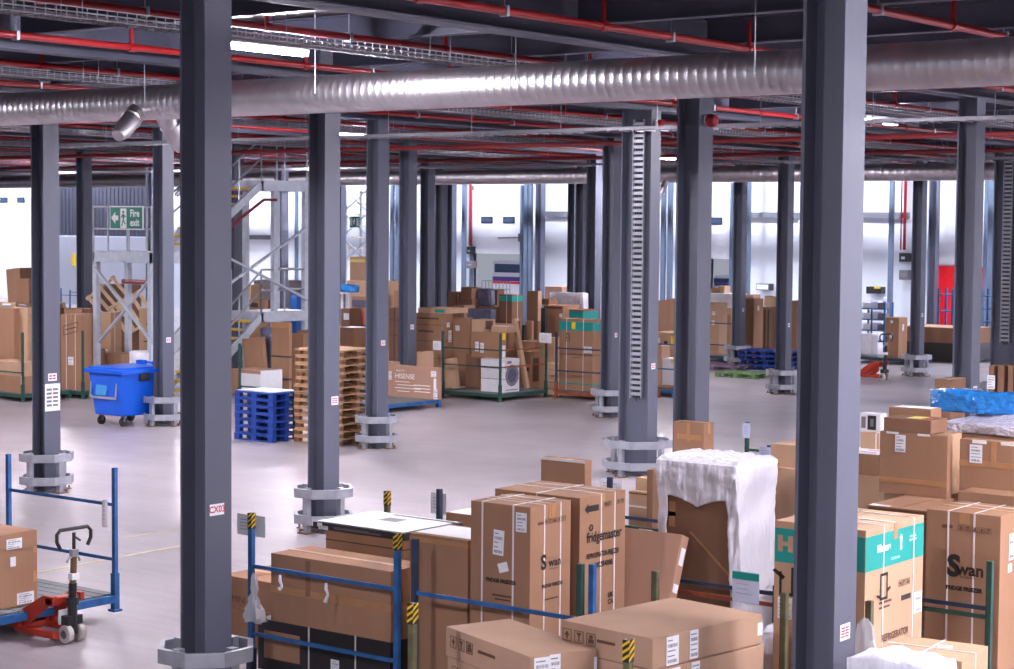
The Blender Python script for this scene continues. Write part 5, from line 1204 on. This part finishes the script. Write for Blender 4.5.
for z in zs[1:]:
    for k in range(3):
        o = MB().box(-.14, .14, -.18, .18, 0, .20+.05*(k % 2)).build('parts_bin', ['white_card', 'grey_card', 'paper_blue'][(k+cnt) % 3], None, .01); o.location = (x_+w_*(.2+.3*k), AX+5.28, z); cnt += 1
        tag(o, 'small pale bin on the blue rack behind the wrapped goods', 'bin', 'pale bins on the blue rack')
rack('blue rack standing in front of the red dock door', 939, 953, 288, 61.0, 'stillage_blue', 4)
rack('blue rack right of the dark right-hand column', 981, 993, 289, 60.0, 'stillage_blue', 5)
# board stack
b0_ = pz(922, 361); bl_ = pz(958, 363)
wd_ = 2.6
o = carton('black crate under the stack of boards at right', 0, 0, 0, 0, P=Vector((bl_.x+.4, bl_.y+.2, .62)), zb=.02, w=wd_, d=1.6, m='black_card', flaps=False)
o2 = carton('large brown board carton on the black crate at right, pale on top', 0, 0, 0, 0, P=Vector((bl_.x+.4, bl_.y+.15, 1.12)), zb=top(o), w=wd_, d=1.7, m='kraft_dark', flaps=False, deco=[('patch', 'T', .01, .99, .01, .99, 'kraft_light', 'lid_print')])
carton('brown board leaning right of the dark right-hand column', 981, 987, 990, 345, a=bl_.y+2.0, zb=0, m='kraft', roll=-.25, flaps=False, d=.6)
# ================================================================== STAIR TOWER
AT, AB = 34.5, 31.9                                   # a of the flight tops and bottoms
bS = pa(262, 250, AT).x; TW_ = 1.15                     # right-hand stringer line, stair width
tw = thing('stair_tower', 'galvanised stair tower with yellow step edges and a platform at left', 'stairs', (bS, AB, 0))
zL1, zL3 = pa(262, 312, AT).z, pa(262, 180, AT).z
AP = AB-1.15
zL2 = pa(150, 252, AP).z
def landing(x0, x1, z, y0, y1):
    x0 -= bS; x1 -= bS; y0 -= AB; y1 -= AB
    o = MB().box(x0, x1, y0, y1, z-.03, z).build('landing', 'stair_steel', tw)
    MB().box(x0, x1, y0, y0+.06, z-.27, z-.03).box(x0, x1, y1-.06, y1, z-.27, z-.03).box(x0, x0+.06, y0, y1, z-.27, z-.03).box(x1-.06, x1, y0, y1, z-.27, z-.03).build('edge_beam', 'stair_steel', o)
bPL = pa(92.5, 250, AP).x
landing(bS-TW_, bS, zL1, AT, AT+1.7); landing(bS-TW_, bS, zL3, AT, AT+1.7); landing(bPL, bS, zL2, AP, AB)
def flight(z0, z1):
    n = max(3, int(round((z1-z0)/.205)))
    for x in (-.03, -TW_+.03):
        MB().bar((x, 0, z0-.12), (x, AT-AB, z1-.12), .05, .20).build('stringer', 'stair_steel', tw)
    for k in range(1, n):
        f = k/n; y = (AT-AB)*f; z = z0+(z1-z0)*f
        t = MB().box(-TW_+.06, -.06, y-.13, y+.15, z-.03, z).build('tread', 'stair_steel', tw)
        MB().box(-TW_+.06, -.06, y-.16, y-.11, z-.05, z+.006).build('nosing', 'tread_yellow', t)
    for x in (-.03, -TW_+.03):
        r = MB()
        for hz_ in (1.05, .55): r.tube([(x, 0, z0+hz_), (x, AT-AB, z1+hz_)], .026, 7)
        for f in (0, .35, .7, 1): r.tube([(x, (AT-AB)*f, z0+(z1-z0)*f), (x, (AT-AB)*f, z0+(z1-z0)*f+1.05)], .024, 7)
        r.build('handrail', 'galv', tw)
flight(0.0, zL1); flight(zL2, zL3)
def guardrail(pts):
    r = MB()
    for h_ in (1.08, .55): r.tube([(x-bS, y-AB, z+h_) for x, y, z in pts], .026, 7)
    for x, y, z in pts: r.tube([(x-bS, y-AB, z), (x-bS, y-AB, z+1.08)], .024, 7)
    r.build('guardrail', 'galv', tw)
for z in (zL1, zL3): guardrail([(bS-.03, AT, z), (bS-.03, AT+.85, z), (bS-.03, AT+1.67, z), (bS-TW_+.03, AT+1.67, z)])
xs_ = [bS, pa(146, 250, AP).x, pa(128, 250, AP).x, pa(107, 250, AP).x, bPL]
guardrail([(x, AP+.03, zL2) for x in xs_]+[(bPL, AB-.03, zL2)])
for x, y, z in ((bPL+.07, AP+.07, zL2), (bPL+.07, AB-.07, zL2), (pa(124.5, 250, AP).x, AB-.07, zL2), (bS-.07, AP+.07, zL2), (bS-.06, AT+.5, zL3), (bS-.06, AT+1.64, zL3), (bS-TW_+.06, AT+.5, zL3), (bS-TW_+.06, AT+1.64, zL3)):
    MB().box(x-bS-.065, x-bS+.065, y-AB-.065, y-AB+.065, 0, z-.02).build('leg', 'stair_steel', tw)
xm = pa(153, 250, AP).x-bS; xa = bPL+.07-bS
for p_, q_ in (((xa, AP-AB+.0, zL2-.4), (xm, AP-AB+.0, zL2-2.2)), ((xa, AP-AB+.08, zL2-2.3), (xm, AP-AB+.08, zL2-.5)), ((.02, .1, zL3-3.3), (.02, AT-AB+1.64, zL3-1.2)), ((.06, .4, zL3-1.6), (.06, AT-AB+1.64, zL3-3.1))):
    MB().bar(p_, q_, .08, .05).build('brace', 'stair_steel', tw)
MB().tube([(.12, .2, zL2-.05), (.12, AT-AB-.05, zL3-.5), (.12, AT-AB+.4, zL3-.5)], .04, 8).build('sprinkler_branch', 'red_dark', tw)
MB().tube([(pa(123, 277, AP+.5).x-bS, AP+.5-AB, zL2-.75), (pa(160, 278, AP+.5).x-bS, AP+.5-AB, zL2-.75)], .055, 8).build('sprinkler_branch', 'red_dark', tw)
AS0 = AP+.03
# fire exit sign hung on the platform rail
p = pa(110, 206, AS0-.08); q = pa(143.5, 230, AS0-.08); sw, sh_ = q.x-p.x, p.z-q.z
sg = thing('exit_sign', 'green fire exit sign on the stair platform rail at left', 'sign', ((p.x+q.x)/2, AS0-.08, q.z))
MB().box(-sw/2, sw/2, -.01, .01, 0, sh_).build('sign_frame', 'ink_white', sg)
MB().box(-sw/2+.03, sw/2-.03, -.016, -.008, .03, sh_-.03).build('sign_panel', 'sign_green', sg)
FM = Matrix(((1,0,0,0),(0,0,-1,-.018),(0,1,0,sh_/2),(0,0,0,1)))
U = sw/33.0
a_ = MB().prism([(-14.6*U, 0), (-10.6*U, 4.0*U), (-10.6*U, 1.6*U), (-7.6*U, 1.6*U), (-7.6*U, -1.6*U), (-10.6*U, -1.6*U), (-10.6*U, -4.0*U)], 'z', 0, .004).build('arrow', 'ink_white', sg); a_.matrix_local = FM
dr = MB().box(-5.6*U, .4*U, -6.8*U, 6.2*U, 0, .003).build('door_pictogram', 'ink_white', sg); dr.matrix_local = FM
rm = MB().tube([(-2.6*U, 3.9*U, .004), (-2.6*U, 3.9*U, .0065)], 1.0*U, 10).prism([(-3.6*U, 2.7*U), (-1.6*U, 2.4*U), (-1.9*U, -1.6*U), (-3.2*U, -1.2*U)], 'z', .004, .0065).prism([(-1.9*U, -1.6*U), (-.2*U, -4.0*U), (-.9*U, -4.6*U), (-3.0*U, -1.6*U)], 'z', .004, .0065).prism([(-3.2*U, -1.2*U), (-4.6*U, -5.4*U), (-3.7*U, -5.6*U), (-2.3*U, -1.8*U)], 'z', .004, .0065).prism([(-3.5*U, 2.5*U), (-5.0*U, .4*U), (-4.4*U, 0), (-3.0*U, 1.6*U)], 'z', .004, .0065).prism([(-1.9*U, 2.4*U), (-.1*U, .8*U), (-.5*U, .2*U), (-2.0*U, 1.2*U)], 'z', .004, .0065).build('running_figure', 'sign_green', sg); rm.matrix_local = FM
text_mesh('lettering', 'Fire', 6.6*U, 'ink_white', sg, FM @ Matrix.Translation((8.6*U, 2.9*U, .003)), bold=.1*U*1.5, sx=.9)
text_mesh('lettering', 'exit', 6.6*U, 'ink_white', sg, FM @ Matrix.Translation((8.6*U, -3.2*U, .003)), bold=.1*U*1.5, sx=.9)
# far stair with a small green sign
AF = 62.6
fs = thing('far_stair', 'far steel stair seen between the lilac column and the dark guarded column', 'stairs', (0, AF, 0))
x0, x1 = pa(346, 240, AF).x, pa(367, 240, AF).x
for x in (x0, x1):
    for y in (0, 1.0): MB().box(x-.05, x+.05, y-.05, y+.05, 0, pa(350, 190, AF).z).build('leg', 'stair_steel', fs)
for k in range(12):
    f = k/11; z = .3+f*(pa(350, 192, AF).z-.3); x = x0+.3+(x1-x0-.6)*abs((f*2) % 2-1)
    t = MB().box(x-.15, x+.15, 0, 1.0, z-.03, z).build('tread', 'stair_steel', fs); MB().box(x-.18, x-.12, 0, 1.0, z-.05, z+.006).build('nosing', 'tread_yellow', t)
for zz in (190, 214, 240):
    MB().bar((x0, -.02, pa(350, zz+20, AF).z), (x1, -.02, pa(350, zz, AF).z), .05).build('brace', 'stair_steel', fs); MB().bar((x0, -.08, pa(350, zz, AF).z), (x1, -.08, pa(350, zz+20, AF).z), .05).build('brace', 'stair_steel', fs)
p = pa(350, 216.5, AF-.2); q = pa(359.5, 227.5, AF-.2)
fsn = thing('exit_sign', 'small far green exit sign on the far stair', 'sign', ((p.x+q.x)/2, AF-.2, q.z))
MB().box(-(q.x-p.x)/2, (q.x-p.x)/2, -.02, .0, 0, p.z-q.z).build('sign_panel', 'sign_green', fsn)
ww, hh_ = q.x-p.x, p.z-q.z
fm2 = MB().prism([(-.04*ww, -.30*hh_+.5*hh_), (.10*ww, .1*hh_+.5*hh_), (.02*ww, .36*hh_+.5*hh_), (-.16*ww, .1*hh_+.5*hh_)], 'y', -.026, -.021).box(-.42*ww, -.22*ww, -.026, -.021, .15*hh_, .85*hh_).box(.22*ww, .42*ww, -.026, -.021, .15*hh_, .85*hh_).build('pictogram', 'ink_white', fsn)
hang = MB().box(-.01, .01, -.012, -.002, hh_, 4.6-0 if False else hh_+.6).build('hanger', 'galv', fsn)
# ================================================================== DOCK SIDE
def van(label, xc, w, m_stripe, ztop, a0=67.6, zlow=.35, stripes=(('van_purple', .62, .70), ('door_red', .57, .61))):
    t = thing('delivery_van', label, 'van', (xc, a0, 0))
    MB().box(-w/2, w/2, 0, 4.5, zlow, ztop).build('body', 'van_white', t, .12)
    for m_, u0, u1 in stripes: MB().box(-w/2+.05, w/2-.05, -.012, .0, zlow+(ztop-zlow)*u0, zlow+(ztop-zlow)*u1).build('stripe', m_, t)
    MB().box(-w/2+.15, w/2-.15, -.01, .005, zlow+(ztop-zlow)*.78, zlow+(ztop-zlow)*.94).build('rear_window', 'glass_dark', t)
    MB().box(-w/2, w/2, -.15, .05, zlow-.05, zlow+.15).build('bumper', 'black_plastic', t, .03)
    for s in (-1, 1):
        MB().box(s*(w/2-.10)-.07, s*(w/2-.10)+.07, -.02, .0, zlow+.5, zlow+.9).build('tail_lamp', 'door_red', t)
        for y in (.9, 3.6): MB().tube([(s*(w/2-.25), y, .36), (s*w/2-s*.02, y, .36)], .36, 18).build('wheel', 'rubber', t)
    return t
p = wall_x(498); van('white van with a purple and red stripe backed up to the open dock door', p.x+.3, 2.2, 'van_purple', 2.75)
p = wall_x(719); van('blue and white van backed up to the dock right of the bell column', p.x, 1.9, 'van_blue', 2.35, stripes=(('van_blue', .55, .75), ('van_purple', .82, .86)))
def wall_fix(name, label, cat, x0, x1, y0, y1, m, a=66.6, parts=()):
    p = pa(x0, y0, a); q = pa(x1, y1, a); t = thing(name, label, cat, ((p.x+q.x)/2, a, q.z)); w_, h_ = q.x-p.x, p.z-q.z
    MB().box(-w_/2, w_/2, 0, .39, 0, h_).build('housing', m, t, .02)
    for (u0, u1, v0, v1, mm, nm) in parts: MB().box(-w_/2+u0*w_, -w_/2+u1*w_, -.012, .002, v0*h_, v1*h_).build(nm, mm, t)
    return t
wall_fix('mounted_control_box', 'black control box on the wall left of the open dock door, upper', 'control box', 466, 471.5, 246.5, 254, 'black_plastic', parts=((.3,.7,.3,.5,'galv','panel'),))
wall_fix('mounted_control_box', 'dark control box on the wall left of the open dock door, lower', 'control box', 466.5, 472, 261, 268.5, 'grey_card', parts=((.2,.8,.4,.6,'galv','panel'),))
wall_fix('mounted_control_box', 'black control box on the far wall at right, upper', 'control box', 899, 907, 253, 262, 'black_plastic', parts=((.3,.7,.3,.6,'galv','panel'),))
wall_fix('mounted_control_box', 'grey control box on the far wall at right, lower', 'control box', 899, 908, 270, 280, 'galv_dark', parts=((.2,.8,.3,.7,'grey_card','panel'),))
wall_fix('wall_sign', 'white framed notice on the far wall left of the guarded column', 'sign', 756, 769, 283.5, 290.5, 'black_plastic', parts=((.06,.94,.12,.88,'paper','notice_face'),))
wall_fix('wall_console', 'black console with a yellow bar on the far wall at right', 'console', 866, 881, 286.5, 294, 'black_plastic', parts=((.55,.95,.75,1.0,'yellow_label','yellow_bar'),))
wall_fix('wall_sign', 'small white and blue notice on the far wall at right', 'sign', 883, 887, 298, 305, 'paper_blue', parts=((.1,.9,.1,.5,'van_blue','print'),))
for x, lab in ((470.5, 'red sprinkler riser on the wall left of the open dock door'), (905.5, 'red sprinkler riser on the far wall left of the dark wall column'), (902, 'thin red pipe on the far wall beside the riser')):
    c0 = pa(x, 186, 66.75); c1 = pa(x, 246 if x < 500 else 250, 66.75)
    o = MB().tube([(c0.x, 66.75, c1.z), (c0.x, 66.75, 7.5)], .06 if x != 902 else .03, 8).build('sprinkler_riser', 'pipe_red'); tag(o, lab, 'pipe')
for x0, x1, lab in ((524.5, 528, 'pale blue steel post right of the open dock door'), (529, 531.8, 'second pale blue steel post right of the open dock door'), (661.5, 665, 'pale blue steel post right of the ladder column, left'), (668, 672, 'pale blue steel post right of the ladder column, right'), (747, 750, 'slim pale blue post right of the far guarded column'), (889, 893, 'pale blue post on the far wall at right'), (462.5, 465.5, 'pale blue steel post left of the open dock door'), (988, 993, 'pale wall post at the right edge'), (396, 399.5, 'pale blue steel post between the dark and pale columns'), (391, 393.5, 'thin blue steel post right of the dark guarded column')):
    p, q = pa(x0, 250, 66.3), pa(x1, 250, 66.3); w_ = q.x-p.x
    t = thing('dock_post', lab, 'post', ((p.x+q.x)/2, 66.3, 0)); MB().box(-w_/2, w_/2, -.08, .08, 0, 7.5).build('post', 'dock_blue', t); MB().box(-w_/2-.05, w_/2+.05, -.13, .13, 0, .02).build('base_plate', 'galv_dark', t)
cg_ = thing('wire_cage', 'grey wire roll cage by the open dock door', 'roll cage', (pa(496, 280, 64.5).x, 64.5, 0))
zc_ = pa(496, 281, 64.5).z; wq = pa(510, 280, 64.5).x-pa(482, 280, 64.5).x
m1 = MB()
for k in range(9): m1.box(-wq/2+wq*k/8-.012, -wq/2+wq*k/8+.012, -.012, .012, .2, zc_)
for k in range(6): m1.box(-wq/2, wq/2, -.012, .012, .2+(zc_-.2)*k/5-.012, .2+(zc_-.2)*k/5+.012)
m1.build('mesh_side', 'galv_tray', cg_); MB().box(-wq/2, wq/2, -.02, .8, .15, .2).build('base', 'galv_dark', cg_)
for x in (-wq/2+.08, wq/2-.08):
    for y in (.06, .7): MB().tube([(x-.02, y, .075), (x+.02, y, .075)], .075, 12).build('castor', 'rubber', cg_)
carton('pinkish heap of flattened cartons by the wall right of the open dock door', 545, 562, 566, 287, a=64.0, zb=0, m='kraft_pink', d=1.0, roll=.0)
# ================================================================== LAMPS
vis = ((267, 49, 'bright LED batten beside the large left column'), (880, 121.5, 'LED batten right of the widest column'), (353, 135, 'far LED batten between the lilac and dark columns'), (303, 162, 'small far LED batten left of the lilac column'), (662, 157.5, 'far LED batten right of the ladder column'), (171, 165, 'small far LED batten left of the large left column'), (46, 167, 'farthest LED batten near the far left column'))
for x, y, lab in vis:
    q = pz(x, y, 6.25); led(lab, q.x, q.y)
n = 0
for b in (-2.2, 3.9, 10.0):
    for a in (14.3, 21.5, 29, 36.5, 44, 51.5, 59):
        led('LED batten under the deck beyond the right side of the view', b, a, 'LED battens out of view to the right')
for b, a in ((-1.6, 12.5), (-26.6, 21.6), (-20.5, 22.5), (-14.4, 22.3), (-33.0, 21.5), (-9.5, 3.0), (-3.4, 3.0), (-14.4, 44.0), (-26.6, 14.3), (-38.8, 14.3), (-40.5, 27)):  # unseen battens added to brighten the goods, floor and columns
    led('LED batten under the deck overhead near the camera', b, a, 'LED battens overhead near the camera')
hb0 = None
for k in range(20):
    b = -113+6.1*k
    if hb0 is None:
        hb0 = thing('high_bay_pendant', 'high bay lamp in the dock hall beyond the deck', 'lamp', (b, 63.6, 9.2), group='high bay lamps in the dock hall')
        MB().tube([(0,0,.5), (0,0,.3), (0,0,.05)], [.12, .16, .30], 16).build('reflector', 'lamp_body', hb0)
        MB().tube([(0,0,.045), (0,0,.0)], [.28, .28], 16).build('lens', 'highbay', hb0)
        MB().tube([(0,0,.5), (0,0,1.6)], .01, 5).build('suspension', 'galv', hb0)
    else: dup(hb0, (b, 63.6, 9.2))
# ================================================================== WORLD, CAMERA
wd = bpy.data.worlds.new('World'); sc.world = wd; wd.use_nodes = True
bgn = wd.node_tree.nodes['Background']; bgn.inputs['Color'].default_value = (.80, .84, 1.0, 1); bgn.inputs['Strength'].default_value = WORLD
cd = bpy.data.cameras.new('Camera'); cam = bpy.data.objects.new('Camera', cd); COL.objects.link(cam)
cd.sensor_fit = 'HORIZONTAL'; cd.sensor_width = 36.0; cd.lens = F/1014*36.0; cd.clip_end = 500; cd.clip_start = .1
cd.dof.use_dof = True; cd.dof.focus_distance = 19; cd.dof.aperture_fstop = 7.0
rt = v2w(1, 0, 0); up = v2w(0, math.sin(PITCH), math.cos(PITCH)); fw = v2w(0, math.cos(PITCH), -math.sin(PITCH))
r2 = rt*math.cos(ROLL)+up*math.sin(ROLL); u2 = up*math.cos(ROLL)-rt*math.sin(ROLL)
cam.matrix_world = Matrix(((r2.x, u2.x, -fw.x, 0), (r2.y, u2.y, -fw.y, 0), (r2.z, u2.z, -fw.z, H), (0, 0, 0, 1)))
sc.camera = cam
sc.view_settings.view_transform = 'Standard'; sc.view_settings.look = 'None'; sc.view_settings.exposure = EXPO; sc.view_settings.gamma = 1.0
sc.view_settings.use_curve_mapping = False
